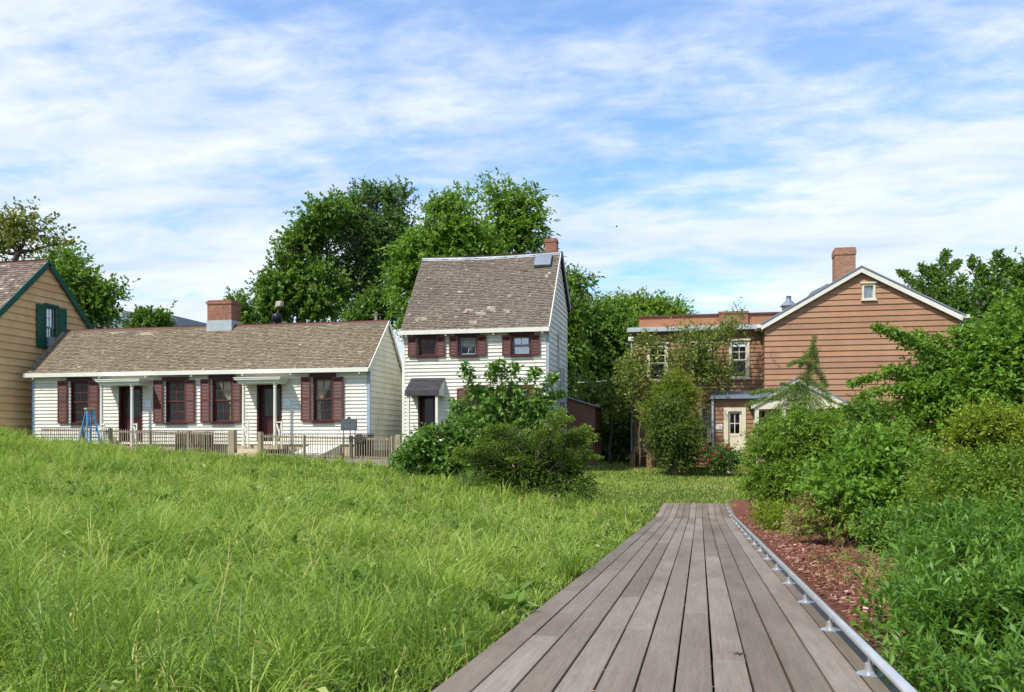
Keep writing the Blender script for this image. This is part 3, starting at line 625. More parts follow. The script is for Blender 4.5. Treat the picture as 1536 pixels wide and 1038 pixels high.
for y0, y1, dens, hs, wd, segs in ((.5, 2.6, 2100, .85, .0055, 4), (2.6, 5, 1700, 1, .0068, 4), (5, 9, 900, 1, .0092, 3), (9, 15, 430, 1, .0125, 3), (15, 21, 320, 1, .0155, 2), (21, 29, 220, .95, .019, 2)):
    x, y = field(y0, y1, dens)
    cl = lf(x, y, 1.1); cl2 = lf(x, y, .33, 2.0); keep = rng.random(len(x)) < .55+.6*cl2
    x, y, cl, cl2 = x[keep], y[keep], cl[keep], cl2[keep]; n = len(x)
    tall = tall_region(x, y); edge = np.clip((-1.0-x)/.5, .45, 1)
    h = hs*(.10+.20*cl+.26*cl2**1.3)*(.5+.75*rng.random(n))*np.where(tall, 1, .28)*edge
    mound = np.clip((-x-11)/8, 0, 1); h *= 1+.55*mound*(.5+lf(x, y, .8, 3)); h *= .72+.6*lf(x, y, 1.9, 7)
    st = rng.random(n); tint = np.clip(.30+.40*lf(x, y, 2.3, 1)+.25*(cl2-.5)+.19*rng.normal(size=n)+.10*(y/25)+np.where(tall, 0, .05), 0, .93); tint = np.where(st < .03, .96+.04*rng.random(n), tint)
    G_.append(blades(x, y, h*.85, wd*(.6+.8*rng.random(n)), tint, segs, 1.15, lean=.6+1.4*lf(x, y, 3.0, 4)))
    # tussocks: blades that arch outwards from a common root
    kb = 46; tx, ty = field(y0, y1, dens*.62/kb); kp = tall_region(tx, ty) & (rng.random(len(tx)) < .25+1.0*lf(tx, ty, 1.6, 11)); tx, ty = tx[kp], ty[kp]; m = len(tx)
    if not m: continue
    a_ = rng.uniform(0, 2*np.pi, (m, kb)); rr = np.abs(rng.normal(size=(m, kb)))*.055*(.6+.9*rng.random(m))[:, None]
    bx_ = (tx[:, None]+np.cos(a_)*rr).ravel(); by_ = (ty[:, None]+np.sin(a_)*rr).ravel(); bx_ = np.minimum(bx_, -1.0)
    th__ = hs*(.20+.30*rng.random(m)**1.5)*(.75+.5*lf(tx, ty, 1.9, 7))*np.clip((-1.0-tx)/.5, .5, 1)*(1+.6*np.clip((-tx-11)/8, 0, 1)); tt_ = np.clip(.15+.62*rng.random(m), 0, .9)
    bh_ = np.repeat(th__, kb)*(.55+.6*rng.random(m*kb))
    G_.append(blades(bx_, by_, bh_, wd*1.15*(.6+.8*rng.random(m*kb)), np.clip(np.repeat(tt_, kb)+.12*rng.normal(size=m*kb), 0, .93), segs, 1.2, az=a_.ravel()))
# mown lawn beyond the boardwalk end
n = 52000; x = rng.uniform(-7, 6, n); y = rng.uniform(23.8, 37, n); ok = ~((x < -5) & (y < 28)); x, y = x[ok], y[ok]; n = len(x)
G_.append(blades(x, y, .05+.06*rng.random(n)*(.4+lf(x, y, 1)), np.full(n, .019), np.clip(.62+.33*lf(x, y, 1.6)+.12*rng.normal(size=n), 0, .96), 2, .6))
# strip along the planting bed and sprigs in the mulch
n = 900; x = rng.normal(1.5, .22, n); y = rng.choice([4.9, 5.6, 6.6, 7.6, 9.4], n)+rng.normal(size=n)*.14
G_.append(blades(x, y, .10+.16*rng.random(n), np.full(n, .006), np.clip(.5+.2*rng.normal(size=n), 0, .95), 3, .7))
V, s, i_, t = merge(G_); tag(npmesh('grass', L['grass'], V, s, i_, t), 'long tangled meadow grass left of the boardwalk and short lawn beyond it', 'grass', kind='stuff')
print('grass faces', len(s))
# seed stalks
x, y = field(1.8, 20, 2.6); n = len(x); h = .30+.28*rng.random(n)
V, s, i_, t = blades(x, y, h, .0035+.0004*y, .93+.07*rng.random(n), 3, .28)
tip = V.reshape(-1, 7, 3)[:, 6]; pr = V.reshape(-1, 7, 3)[:, 4]; k = 7; tt = rng.random((n, k, 1))
pp = (pr[:, None]*(1-tt)+tip[:, None]*tt+rng.normal(size=(n, k, 3))*.005).reshape(-1, 3); aa = np.repeat(unit(tip-pr), k, 0)+rng.normal(size=(n*k, 3))*.25
V2, s2_, i2, rep = leafgeo(pp, unit(aa), np.full(n*k, .022), np.full(n*k, .007)*(1+np.repeat(y, k)*.06), .1)
V, s, i_, t = merge([(V, s, i_, t), (V2, s2_, i2, .93+.07*rng.random(n*k))])
tag(npmesh('grass_seed_heads', L['grass'], V, s, i_, t), 'thin straw coloured seed stalks sticking out of the meadow grass', 'grass', kind='stuff')
# broad leaved weeds, nobody could count them
x, y = field(1.5, 26, 1.0); xs_, ys_ = [], []
for y0, y1, dd in ((1.5, 6, 26), (6, 12, 15), (12, 26, 7)): a_, b_ = field(y0, y1, dd); xs_.append(a_); ys_.append(b_)
x = np.concatenate(xs_); y = np.concatenate(ys_); keep = (rng.random(len(x)) < lf(x, y, 1.3, 9)*1.2) & (tall_region(x, y)); x, y = x[keep], y[keep]; n = len(x); k = 9
hh = (.14+.26*rng.random(n))*(.7+.6*lf(x, y, 1.9, 7)); tl_ = rng.random((n, k)); dr_ = rng.normal(size=(n, 1, 2))*.3
pos = np.stack([x[:, None]+dr_[:, :, 0]*tl_*hh[:, None], y[:, None]+dr_[:, :, 1]*tl_*hh[:, None], gz(x, y)[:, None]+hh[:, None]*(.25+.75*tl_)], 2).reshape(-1, 3)
az = rng.uniform(0, 2*np.pi, n*k); ax = unit(np.stack([np.cos(az), np.sin(az), .1+.6*rng.random(n*k)], 1)); far_ = np.repeat(1+.05*y, k)
V, s, i_, rep = leafgeo(pos, ax, (.022+.03*rng.random(n*k))*far_, (.009+.012*rng.random(n*k))*far_, .2, False, .5, .15)
tag(npmesh('meadow_herbs', L['weed'], V, s, i_, np.clip(np.repeat(rng.random(n), k)*.8+.2*rng.random(n*k), 0, 1)), 'small leaved herbs and vetches mixed into the meadow grass', 'herbs', kind='stuff')
x, y = field(2.0, 24, 3.4); keep = lf(x, y, 2.2, 5) > .5; x, y = x[keep], y[keep]; n = len(x); k = 11
ph = rng.uniform(0, 2*np.pi, (n, k)); el = rng.uniform(.25, 1.1, (n, k)); ax = np.stack([np.cos(ph)*np.cos(el), np.sin(ph)*np.cos(el), np.sin(el)], 2).reshape(-1, 3)
b0 = np.repeat(np.stack([x, y, gz(x, y)+.10+.12*rng.random(n)], 1), k, 0)+rng.normal(size=(n*k, 3))*.02; sz = np.repeat(.06+.08*rng.random(n), k)*(.6+.7*rng.random(n*k))
V, s, i_, rep = leafgeo(b0, ax, sz, sz*np.repeat(rng.uniform(.22, .5, n), k), .15, True, .6, .3)
tag(npmesh('meadow_weeds', L['weed'], V, s, i_, np.repeat(np.clip(np.repeat(rng.random(n)**1.5, k)+.15*rng.normal(size=n*k), 0, 1), 2)), 'broad leaved weeds and thistles growing among the meadow grass', 'weeds', kind='stuff')
# tall arching clumps on the mound and here and there in the field
xs_, ys_ = field(3, 25, .28); mk = rng.random(len(xs_)) < np.where(xs_ < -11, 1.0, .35); xs_, ys_ = xs_[mk], ys_[mk]; kb = 120; m = len(xs_); a_ = rng.uniform(0, 2*np.pi, (m, kb)); rr = np.abs(rng.normal(size=(m, kb)))*.16
x = np.minimum((xs_[:, None]+np.cos(a_)*rr).ravel(), -1.1); y = (ys_[:, None]+np.sin(a_)*rr).ravel(); hb = np.repeat((.34+.26*rng.random(m))*np.where(xs_ < -11, 1.15, .85), kb)*(.5+.6*rng.random(m*kb)); tb_ = np.repeat(.2+.65*rng.random(m), kb)
V, s, i_, t = blades(x, y, hb, .0065+.00065*y, np.clip(tb_+.1*rng.normal(size=m*kb), 0, .93), 3, 1.15, az=a_.ravel())
tag(npmesh('tall_grass_clumps', L['grass'], V, s, i_, t), 'taller arching grass clumps, thickest on the mound at the left', 'grass', kind='stuff')
# dark reeds in the near grass
n = 1300; cxy = np.array([(-1.7, 2.75), (-2.4, 3.1), (-2.05, 2.6), (-1.5, 3.4), (-3.3, 3.6), (-1.9, 5.2), (-4.6, 5.4), (-3.6, 7.9), (-1.25, 4.1), (-5.4, 9.5), (-2.9, 11)]); ci = rng.integers(0, len(cxy), n)
x = cxy[ci, 0]+rng.normal(size=n)*.16; y = cxy[ci, 1]+rng.normal(size=n)*.14; x = np.minimum(x, -1.03)
V, s, i_, t = blades(x, y, .28+.24*rng.random(n), np.full(n, .0062), np.clip(.05+.15*rng.random(n), 0, 1), 3, .35)
tag(npmesh('reed_tufts', L['grass'], V, s, i_, t), 'darker upright rush tufts standing in the near meadow grass', 'rushes', kind='stuff')
# small dark leaf fallen on the boards
yl = 4.05; xl = XY(1108, yl); lfm = MB(); z = float(deckz(yl))
for a0, ln in ((.3, .03), (1.9, .026), (3.4, .034), (4.9, .022), (5.6, .018)):
    d = Vector((math.cos(a0), math.sin(a0), .15)); s_ = Vector((-d.y, d.x, .1))*.005; c = Vector((xl, yl, z+.004)); lfm.poly([c, c+d*ln*.5+s_, c+d*ln, c+d*ln*.5-s_]); lfm.poly([c+Vector((0, 0, .003)), c+d*ln*.5-s_, c+d*ln+Vector((0, 0, .004)), c+d*ln*.5+s_])
tag(lfm.build('fallen_leaf', M['black'], origin=(xl, yl, z)), 'small dark shrivelled leaf lying on the boardwalk planks', 'leaf')
# ------------------------------------------------------------------ white cottage (long, one storey)
def house_roof_x(parent, x0, x1, Yf, zf, Yr, zr, Yb, zb, mat, row, wid, sag=0, patches=(), light=.04, ridge=None, name='roof', ov=0):
    """gable roof with its ridge along X: shingled front and back slopes on a deck"""
    mb = MB(); n1_ = Vector((0, -(zr-zf), (Yr-Yf))).normalized(); n2_ = Vector((0, (zr-zb), (Yb-Yr))).normalized()
    shingles((x0, Yf, zf), (x1, Yf, zf), (x0, Yr, zr), (x1, Yr, zr), n1_, row, wid, .014, sag, light, patches, mb)
    shingles((x1, Yb, zb), (x0, Yb, zb), (x1, Yr, zr), (x0, Yr, zr), n2_, row*1.6, wid*2.5, .014, 0, light, (), mb)
    th = .07; K = 10
    for i in range(K):
        a = x0+(x1-x0)*i/K; b = x0+(x1-x0)*(i+1)/K
        sa = -sag*4*(i/K)*(1-i/K); sb = -sag*4*((i+1)/K)*(1-(i+1)/K)
        mb.hexa([(a, Yf, zf-th), (b, Yf, zf-th), (b, Yr, zr-th+sb), (a, Yr, zr-th+sa), (a, Yf, zf-.003), (b, Yf, zf-.003), (b, Yr, zr-.003+sb), (a, Yr, zr-.003+sa)], .1)
        mb.hexa([(a, Yr, zr-th+sa), (b, Yr, zr-th+sb), (b, Yb, zb-th), (a, Yb, zb-th), (a, Yr, zr-.003+sa), (b, Yr, zr-.003+sb), (b, Yb, zb-.003), (a, Yb, zb-.003)], .1)
    r = mb.build(name, mat, parent)
    if ridge:
        rb = MB()
        for i in range(K):
            a = x0+(x1-x0)*i/K; b = x0+(x1-x0)*(i+1)/K; sa = -sag*4*(i/K)*(1-i/K); sb = -sag*4*((i+1)/K)*(1-(i+1)/K)
            for dy, nz in ((-.10, n1_), (.10, n2_)):
                dz = abs(dy)*(abs(nz.y)/nz.z); rb.poly([(a, Yr, zr+.032+sa), (b, Yr, zr+.032+sb), (b, Yr+dy, zr+.032-dz+sb), (a, Yr+dy, zr+.032-dz+sa)] if dy > 0 else [(a, Yr+dy, zr+.032-dz+sa), (b, Yr+dy, zr+.032-dz+sb), (b, Yr, zr+.032+sb), (a, Yr, zr+.032+sa)])
                rb.poly([(a, Yr+dy, zr+.01-dz+sa), (b, Yr+dy, zr+.01-dz+sb), (b, Yr+dy, zr+.032-dz+sb), (a, Yr+dy, zr+.032-dz+sa)])
        rb.build('ridge_cap', ridge, r)
    return r
YC = 29.2; fr = front(YC); xc = lambda px: XY(px, YC); zc = lambda px, y: ZY(px, y, YC)
CX0, CX1 = xc(50.5), xc(554); ze = zc(555, 551); Yb = YX(603, CX1); Yr = YX(580.6, CX1); zr = ZY(580.6, 481, Yr)
zbk = ze+.02; zs0 = zc(300, 668)
print('cottage', CX0, CX1, ze, Yr, zr, Yb)
co = thing('white_cottage', ((CX0+CX1)/2, YC, gz1(-18, YC)), 'long low white clapboard cottage with maroon shutters and two small porches', 'house')
wins = [(107, 134.5, 572, 635, 89, 103, 134.8, 149.5, 571.5, 635, ''), (249.5, 279, 571, 634, 232, 246.3, 279.4, 293.7, 570, 634.5, ''), (319, 349.5, 568.5, 633.5, 302.7, 316.6, 350, 363.4, 569, 634, 'R'), (470, 499.5, 566, 632, 453, 467.5, 500, 516.2, 565.5, 632, 'L')]
doors = [(179, 214, 577, 663), (386, 423, 575.5, 662)]
ops = []
for w_ in wins: ops.append((xc(w_[0]), xc(w_[1]), zc(w_[0], w_[3]), zc(w_[0], w_[2])))
for d_ in doors: ops.append((xc(d_[0]), xc(d_[1]), zc(d_[0], d_[3]), zc(d_[0], d_[2])))
mb = MB(); clap(mb, fr, lambda z: CX0, lambda z: CX1, zs0, ze-.05, .130, .034, ops)
fs = rightside(CX1); gf = lambda z: YC if z < ze-.05 else YC+(z-ze+.05)/(zr-ze)*(Yr-YC); gb = lambda z: Yb if z < zbk-.05 else Yb-(z-zbk+.05)/(zr-zbk)*(Yb-Yr)
wl = mb.build('front_wall', M['white'], co)
mb = MB(); clap(mb, fs, gf, gb, -.35, zr-.08, .195, .03); mb.build('side_wall', M['white_old'], co)
mb = MB(); clap(mb, leftside(CX0), lambda z: -gb(z), lambda z: -gf(z), -.35, zr-.08, .195, .03); clap(mb, backside(Yb), lambda z: -CX1, lambda z: -CX0, -.35, zbk-.05, .195, .03); mb.build('rear_wall', M['white_old'], co)
mb = MB(); mb.box(CX0+.03, CX1-.03, YC+.03, Yb-.03, -1.4, zs0-.001); mb.build('foundation', M['stone'], co)
mb = MB(); mb.lbox(fr, CX0-.05, CX0+.06, -.02, .035, zs0, ze-.06); mb.build('corner_board', M['greyblue'], co); mb = MB(); mb.lbox(fr, CX1-.08, CX1+.035, -.02, .037, zs0, ze-.06); mb.build('corner_board', M['greyblue'], co)
# roof: front eave overhangs, white fascia with small brackets
zrf = zr; r = house_roof_x(co, xc(43)+.1, CX1+.07, YC-.26, ze-.03+.02, Yr, zrf, Yb+.15, zbk-.1, M['shingle'], .092, .10, .02, ridge=M['rustroof'], light=.005,
                            patches=[(.03, .97, .02, .03), (.28, .85, .03, .04), (.18, .9, .03, .03), (.66, .1, .01, .02), (.96, .3, .01, .03)])
mb = MB(); mb.box(xc(43), CX1+.075, YC-.31, YC-.27, ze-.17, ze-.015); mb.box(xc(43), CX1+.07, YC-.27, YC-.02, ze-.13, ze-.10)
for px in (57, 156, 225, 293, 369, 441, 543): x = xc(px); mb.box(x-.02, x+.02, YC-.29, YC-.24, ze-.24, ze-.17); mb.box(x-.018, x+.018, YC-.25, YC-.02, ze-.2, ze-.13)
mb.build('eave_board', M['trim'], co)
mb = MB()
for (a, b) in (((YC-.27, ze-.06), (Yr, zr-.03)), ((Yb+.12, zbk-.14), (Yr, zr-.03))):
    A = Vector((CX1+.09, a[0], a[1]-.03)); B = Vector((CX1+.09, b[0], b[1]-.03)); mb = MB(); mb.bar(A, B, .018, h=.06); mb.build('rake_board', M['trim'], co); A2 = A.copy(); B2 = B.copy(); A2.x = B2.x = CX0-.05; mb = MB(); mb.bar(A2, B2, .018, h=.06); mb.build('rake_board', M['trim'], co)
for w_ in wins:
    window(co, fr, xc(w_[0]), xc(w_[1]), zc(w_[0], w_[3]), zc(w_[0], w_[2]), 'dkmaroon', 'maroon', .055, .13, .12, curtain=w_[10] or None)
    shutter(co, fr, xc(w_[4]), xc(w_[5]), zc(w_[4], w_[9]), zc(w_[4], w_[8])); shutter(co, fr, xc(w_[6]), xc(w_[7]), zc(w_[6], w_[9]), zc(w_[6], w_[8]))
def door(parent, fr, u0, u1, z0, z1, frame='dkmaroon', leaf='dkmaroon', rec=.16, lite=True, name='door', gl='glass', lm=None):
    mb = MB(); mb.lbox(fr, u0, u0+.07, -rec-.03, .04, z0, z1); mb.lbox(fr, u1-.07, u1, -rec-.03, .04, z0, z1); mb.lbox(fr, u0+.07, u1-.07, -rec-.03, .038, z1-.08, z1-.001)
    f = mb.build('door_frame', M[frame], parent)
    mb = MB(); a, b, c, d = u0+.072, u1-.072, z0+.01, z1-.085; w0 = -rec; s = .10
    mid = c+(d-c)*.42
    mb.lbox(fr, a, a+s, w0-.02, w0+.02, c, d); mb.lbox(fr, b-s, b, w0-.02, w0+.02, c, d)
    for q0, q1 in ((c, c+.16), (mid-.06, mid+.06), (d-s, d)): mb.lbox(fr, a+s, b-s, w0-.018, w0+.018, q0, q1)
    mb.lbox(fr, a+s, b-s, w0-.012, w0+.008, c+.16, mid-.06); mb.lbox(fr, a+s+.04, b-s-.04, w0+.008, w0+.016, c+.2, mid-.1)
    if not lite: mb.lbox(fr, a+s, b-s, w0-.012, w0+.008, mid+.06, d-s)
    dl = mb.build(name, M[lm or leaf], parent)
    if lite:
        g = MB(); g.poly([fr.p(a+s, w0, mid+.06), fr.p(b-s, w0, mid+.06), fr.p(b-s, w0, d-s), fr.p(a+s, w0, d-s)]); g.build('pane', M[gl], dl)
    h = MB(); h.lathe(tuple(fr.p(b-s*.5, w0+.04, mid)), [(.012, -.02), (.028, -.01), (.028, .01), (.012, .02)], 8); h.build('handle', M['black'], dl)
    return dl
door(co, fr, *ops[4]); door(co, fr, *ops[5])
def porch(parent, fr, a0, a1, zt, zb, posts, zpb, out, steps=True):
    """small flat porch hood on two thin columns"""
    mb = MB(); mb.lbox(fr, a0, a1, -.0, out, zt-.03, zt, .5)
    for q, (dz0, dz1) in ((.0, (-.09, -.03)), (.05, (-.13, -.09)), (.09, (-.22, -.13))): mb.lbox(fr, a0+.03+q, a1-.03-q, .002, out-.02-q, zt+dz0, zt+dz1-.0015)
    h = mb.build('porch_hood', M['trim'], parent)
    for u in posts:
        c = fr.p(u, out-.2, 0); p_ = MB(); z0, z1 = zpb, zt-.225
        p_.lathe((c.x, c.y, 0), [(.075, z0), (.075, z0+.08), (.055, z0+.1), (.058, z0+.9), (.05, z1-.16), (.07, z1-.13), (.05, z1-.11), (.052, z1-.07), (.085, z1-.03), (.085, z1)], 12); p_.build('porch_post', M['trim'], parent, smooth=False)
    mb = MB(); mb.lbox(fr, a0+.1, a1-.1, .003, out-.05, zpb-.14, zpb); mb.build('porch_floor', M['stone'], parent)
for (a, b, pa, pb_, yt, yb) in ((153, 222, 152.5, 198, 569, 667), (359, 431, 365.5, 412.5, 566, 665)):
    out_ = .78
    us = [XY(q, YC-out_+.2) for q in (pa, pb_)]
    porch(co, fr, XY(a-1, YC-out_*.5), XY(b-3, YC-out_*.5), ZY(a, yt, YC-out_+.05), 0, us, ZY(a, yb+3, YC-out_), out_)
    x1 = us[1]+.05; z = ZY(a, yb, YC-out_); Y1 = YC-out_+.2
    for X_, s_ in ((us[1]+.07, 1), (us[0]+.0, -1)):
        rl = MB(); rl.bar((X_, Y1-.02, z+.75), (X_+.34*1, Y1-.3, z+.75), .018); rl.bar((X_, Y1, z+.68), (X_+.34, Y1-.3, z+.02), .018); rl.bar((X_+.34, Y1-.3, z+.74), (X_+.03, Y1, z+.05), .018); rl.bar((X_+.34, Y1-.3, z-.2), (X_+.34, Y1-.3, z+.78), .022); rl.build('porch_railing', M['white_old'], co)
# steps at second porch, cellar bulkhead
z = ZY(380, 667, YC-.9); mb = MB(); xs0, xs1 = XY(357, YC-1.2), XY(392, YC-1.2)
for i in range(3): mb.box(xs0, xs1, YC-1.0-.25*(i+1), YC-.95-.25*i, -1.0, z-.14-.15*i)
mb.build('steps', M['stone'], co)
mb = MB(); a, b = XY(437, YC-.8), XY(487, YC-.8); zt = zc(470, 668); zb_ = ZY(470, 688, YC-1.1)
mb.hexa([(a, YC-1.15, zb_-.4), (b-.1, YC-1.15, zb_-.4), (b+.25, YC-.02, zb_-.4), (a+.35, YC-.02, zb_-.4), (a, YC-1.15, zb_+.08), (b-.1, YC-1.15, zb_+.08), (b+.25, YC-.03, zt+.02), (a+.35, YC-.03, zt+.02)])
bk = mb.build('cellar_hatch', M['trim'], co)
# chimney
Yq = Yr+.1; a, b = XY(318.3, Yq), XY(354, Yq); mb = MB(); zt = ZY(336, 452, Yq); zm = ZY(336, 481, Yq-.35)
mb.box(a, b, Yq-.35, Yq+.35, zr-.8, zt-.16); mb.box(a-.025, b+.025, Yq-.375, Yq+.375, zt-.159, zt-.08); mb.box(a, b, Yq-.35, Yq+.35, zt-.079, zt); ch = mb.build('chimney', M['brick'], co)
mb = MB(); mb.box(a-.02, b+.02, Yq-.37, Yq+.37, zr-.55, zm+.02); mb.build('flashing', M['sheet'], ch)
# notices pinned beside the doors
for (x0_, x1_, y0_, y1_, lb) in ((219, 227.5, 601, 611, 'pale paper notice pinned beside the cottage door near the blue ladder'), (426, 436, 599, 609.5, 'pale paper notice pinned beside the cottage door near the grey plaque')):
    mb = MB(); u0, u1, z0, z1 = xc(x0_), xc(x1_), zc(x0_, y1_), zc(x0_, y0_); mb.lbox(fr, u0, u1, .03, .036, z0, z1)
    o = tag(mb.build('paper_notice', M['paper'], origin=(u0, YC, z0)), lb, 'notice', 'paper notices on the cottage wall')
# ------------------------------------------------------------------ tall white house
YT = 29.6; ft = front(YT); xt = lambda px: XY(px, YT); zt_ = lambda px, y: ZY(px, y, YT)
TX0, TX1 = xt(604.8), xt(822.5); tze = zt_(822, 491); tYr = YX(838.5, TX1); tYb = YX(850.5, TX1); tzr = ZY(838.8, 378.5, tYr); tzb = ZY(850, 461, tYb)
tzg = gz1(-8, 29.6); print('tall', TX0, TX1, tze, tYr, tzr, tYb, tzb)
th_ = thing('white_house', ((TX0+TX1)/2, YT, tzg), 'tall narrow white clapboard house with worn shingle roof and maroon shutters', 'house')
UP = [(627, 655, 505.5, 534.5, 613, 626, 655.3, 668), (688, 716, 504.5, 533.5, 674.8, 687.6, 716.4, 730.3), (767.5, 796.5, 503.5, 532.5, 754, 767, 797, 810)]
LO = [(700, 727, 583, 640, 686.5, 699.5, 727.5, 741), (766.5, 796, 582.5, 640, 752, 766, 796.5, 811)]
tops = [(xt(a), xt(b), zt_(a, d), zt_(a, c)) for a, b, c, d, *_ in UP+LO]
tdo = (xt(627.5), xt(655), zt_(640, 679), zt_(640, 590)); zs1 = zt_(700, 684)
mb = MB(); clap(mb, ft, lambda z: TX0, lambda z: TX1, zs1, tze-.05, .128, .034, tops+[tdo]); mb.build('front_wall', M['white'], th_)
tf = lambda z: YT if z < tze-.05 else YT+(z-tze+.05)/(tzr-tze)*(tYr-YT); tb = lambda z: tYb if z < tzb-.05 else tYb-(z-tzb+.05)/(tzr-tzb)*(tYb-tYr)
mb = MB(); clap(mb, rightside(TX1), tf, tb, -1.3, tzr-.1, .19, .028); mb.build('side_wall', M['white_grey'], th_)
mb = MB(); clap(mb, leftside(TX0), lambda z: -tb(z), lambda z: -tf(z), -1.3, tzr-.1, .19, .028); clap(mb, backside(tYb), lambda z: -TX1, lambda z: -TX0, -1.3, tzb-.05, .19, .028); mb.build('rear_wall', M['white_old'], th_)
mb = MB(); mb.box(TX0+.03, TX1-.03, YT+.03, tYb-.03, -1.6, zs1-.001); mb.build('foundation', M['stone'], th_)
mb = MB(); mb.lbox(ft, TX0-.03, TX0+.07, -.02, .036, zs1, tze-.06); mb.build('corner_board', M['white_grey'], th_)
mb = MB(); mb.lbox(ft, TX1-.08, TX1+.03, -.02, .036, zs1, tze-.06); mb.build('corner_board', M['greyblue'], th_)
tr = house_roof_x(th_, xt(601)+.06, TX1+.05, YT-.22, tze-.02, tYr, tzr, tYb+.1, tzb-.1, M['shingle2'], .09, .095, .07, ridge=M['sheet'], light=.012,
                  patches=[(.44, .24, .03, .03), (.53, .2, .04, .035), (.6, .25, .03, .04), (.12, .14, .03, .03), (.25, .17, .02, .02), (.49, .08, .03, .02), (.93, .66, .02, .03), (.7, .22, .02, .02), (.35, .5, .02, .02), (.3, .35, .015, .015), (.84, .4, .02, .015)])
MBR = paint('bare_roof_board', '84705f', '96806d', .9, 4)
# bare boards where shingles are missing
mb = MB()
mb_sn = Vector((0, -(tzr-tze), (tYr-YT))).normalized()
for (s0, t0_, ws, hs_) in ((.405, .2, .035, .05), (.09, .1, .02, .06)):
    x_ = TX0+(TX1-TX0)*s0; Yq0 = YT-.22+(tYr-YT+.22)*t0_; zq = tze-.02+(tzr-tze+.02)*t0_; dx = (TX1-TX0)*ws; dY = (tYr-YT+.22)*hs_; dz = (tzr-tze)*hs_; n = mb_sn*.042
    mb.poly([Vector((x_, Yq0, zq))+n, Vector((x_+dx*.8, Yq0, zq))+n, Vector((x_+dx, Yq0+dY, zq+dz))+n, Vector((x_+dx*.4, Yq0+dY*1.1, zq+dz*1.1))+n]); mb.build('bare_board', MBR, tr); mb = MB()
mb = MB(); mb.box(xt(601), TX1+.075, YT-.27, YT-.23, tze-.16, tze-.012); mb.box(xt(601), TX1+.07, YT-.23, YT-.02, tze-.12, tze-.09)
for px in (612, 671, 742, 815): x = xt(px); mb.box(x-.03, x+.03, YT-.24, YT-.02, tze-.22, tze-.12)
mb.build('eave_board', M['trim'], th_)
mb = MB(); A = Vector((TX1+.075, YT-.24, tze-.05)); B = Vector((TX1+.075, tYr, tzr-.06)); mb.bar(A, B, .015, h=.06); mb.build('rake_board', M['trim'], th_)
mb = MB(); A = Vector((TX1+.085, tYb+.14, tzb-.12)); B = Vector((TX1+.085, tYr, tzr-.04)); mb.bar(A, B, .05, h=.11); mb.build('rear_rake', M['black'], th_)
for i, (a, b, c, d, s0, s1, s2, s3) in enumerate(UP+LO):
    up = i < 3
    window(th_, ft, xt(a), xt(b), zt_(a, d), zt_(a, c), 'dkmaroon' if up else 'maroon', 'greyblue' if i in (1, 2) else 'maroon', .055, .12, .10, rows=1 if up else 2, glass='glass_sky' if i == 2 else 'glass', curtain='F' if i == 1 else None)
    for q0, q1 in ((s0, s1), (s2, s3)): shutter(th_, ft, xt(q0), xt(q1), zt_(a, d+1), zt_(a, c-.5), panels=1 if up else 2)
door(th_, ft, *tdo)
# hood over the door, two posts
mb = MB(); o_ = .75; a, b = xt(617.6), xt(667.6); zt1 = zt_(640, 566.5); zb1 = ZY(630, 586, YT-o_); zb2 = ZY(630, 593.5, YT-o_)
A = [Vector((a, YT, zt1)), Vector((b, YT, zt1)), Vector((b, YT-o_, zb1)), Vector((a, YT-o_, zb1))]
for k in range(9):
    t0_, t1_ = k/9, (k+1)/9; l0 = A[0].lerp(A[3], t0_); r0 = A[1].lerp(A[2], t0_); l1 = A[0].lerp(A[3], t1_); r1 = A[1].lerp(A[2], t1_); up = Vector((0, -.004, .012))
    mb.poly([l1+up, r1+up, r0, l0], random.random()); mb.poly([l1, r1, r1+up, l1+up], .2)
mb.box(a, b, YT-o_-.02, YT-o_+.01, zb2, zb1+.004); mb.poly([A[0]-Vector((0, 0, .03)), A[3]-Vector((0, 0, .03)), A[2]-Vector((0, 0, .03)), A[1]-Vector((0, 0, .03))])
hd = mb.build('door_hood', M['asphalt'], th_)
for x in (a+.02, b-.02): mb = MB(); mb.hexa([(x-.015, YT-o_, zb2), (x+.015, YT-o_, zb2), (x+.015, YT-.02, zb2), (x-.015, YT-.02, zb2), (x-.015, YT-o_, zb1-.02), (x+.015, YT-o_, zb1-.02), (x+.015, YT-.02, zt1-.04), (x-.015, YT-.02, zt1-.04)]); mb.build('hood_cheek', M['trim'], hd)
for px in (612.5, 655.3): mb = MB(); x = XY(px, YT-o_+.08); mb.box(x-.045, x+.045, YT-o_+.03, YT-o_+.12, tzg-.1, zb2+.01); mb.build('hood_post', M['trim'], th_)
mb = MB(); mb.box(a, b, YT-o_-.1, YT-.03, tzg-.3, tdo[2]-.02); mb.build('door_step', M['stone'], th_)
# chimney, roof hatch, conduits
Yq = tYr+.45; a, b = XY(818.5, Yq), XY(836, Yq); zt2 = ZY(828, 359, Yq); mb = MB(); mb.box(a, b, Yq-.2, Yq+.2, tzr-1, zt2-.14); mb.box(a-.02, b+.02, Yq-.22, Yq+.22, zt2-.139, zt2-.07); mb.box(a, b, Yq-.2, Yq+.2, zt2-.069, zt2); mb.build('chimney', M['brick'], th_)
sl_ = lambda px, t0_: Vector((XY(px, YT+(tYr-YT)*t0_), YT-.22+(tYr-YT+.22)*t0_, tze-.02+(tzr-tze+.02)*t0_))
mb = MB(); nu = mb_sn; q = [sl_(801.5, .795), sl_(826, .795), sl_(829, .95), sl_(805, .95)]; mb.hexa([v+nu*.02 for v in q]+[v+nu*.13 for v in q])
mb.build('roof_hatch', M['greyroof'], tr)
mb = MB(); yy = YX(838, TX1)
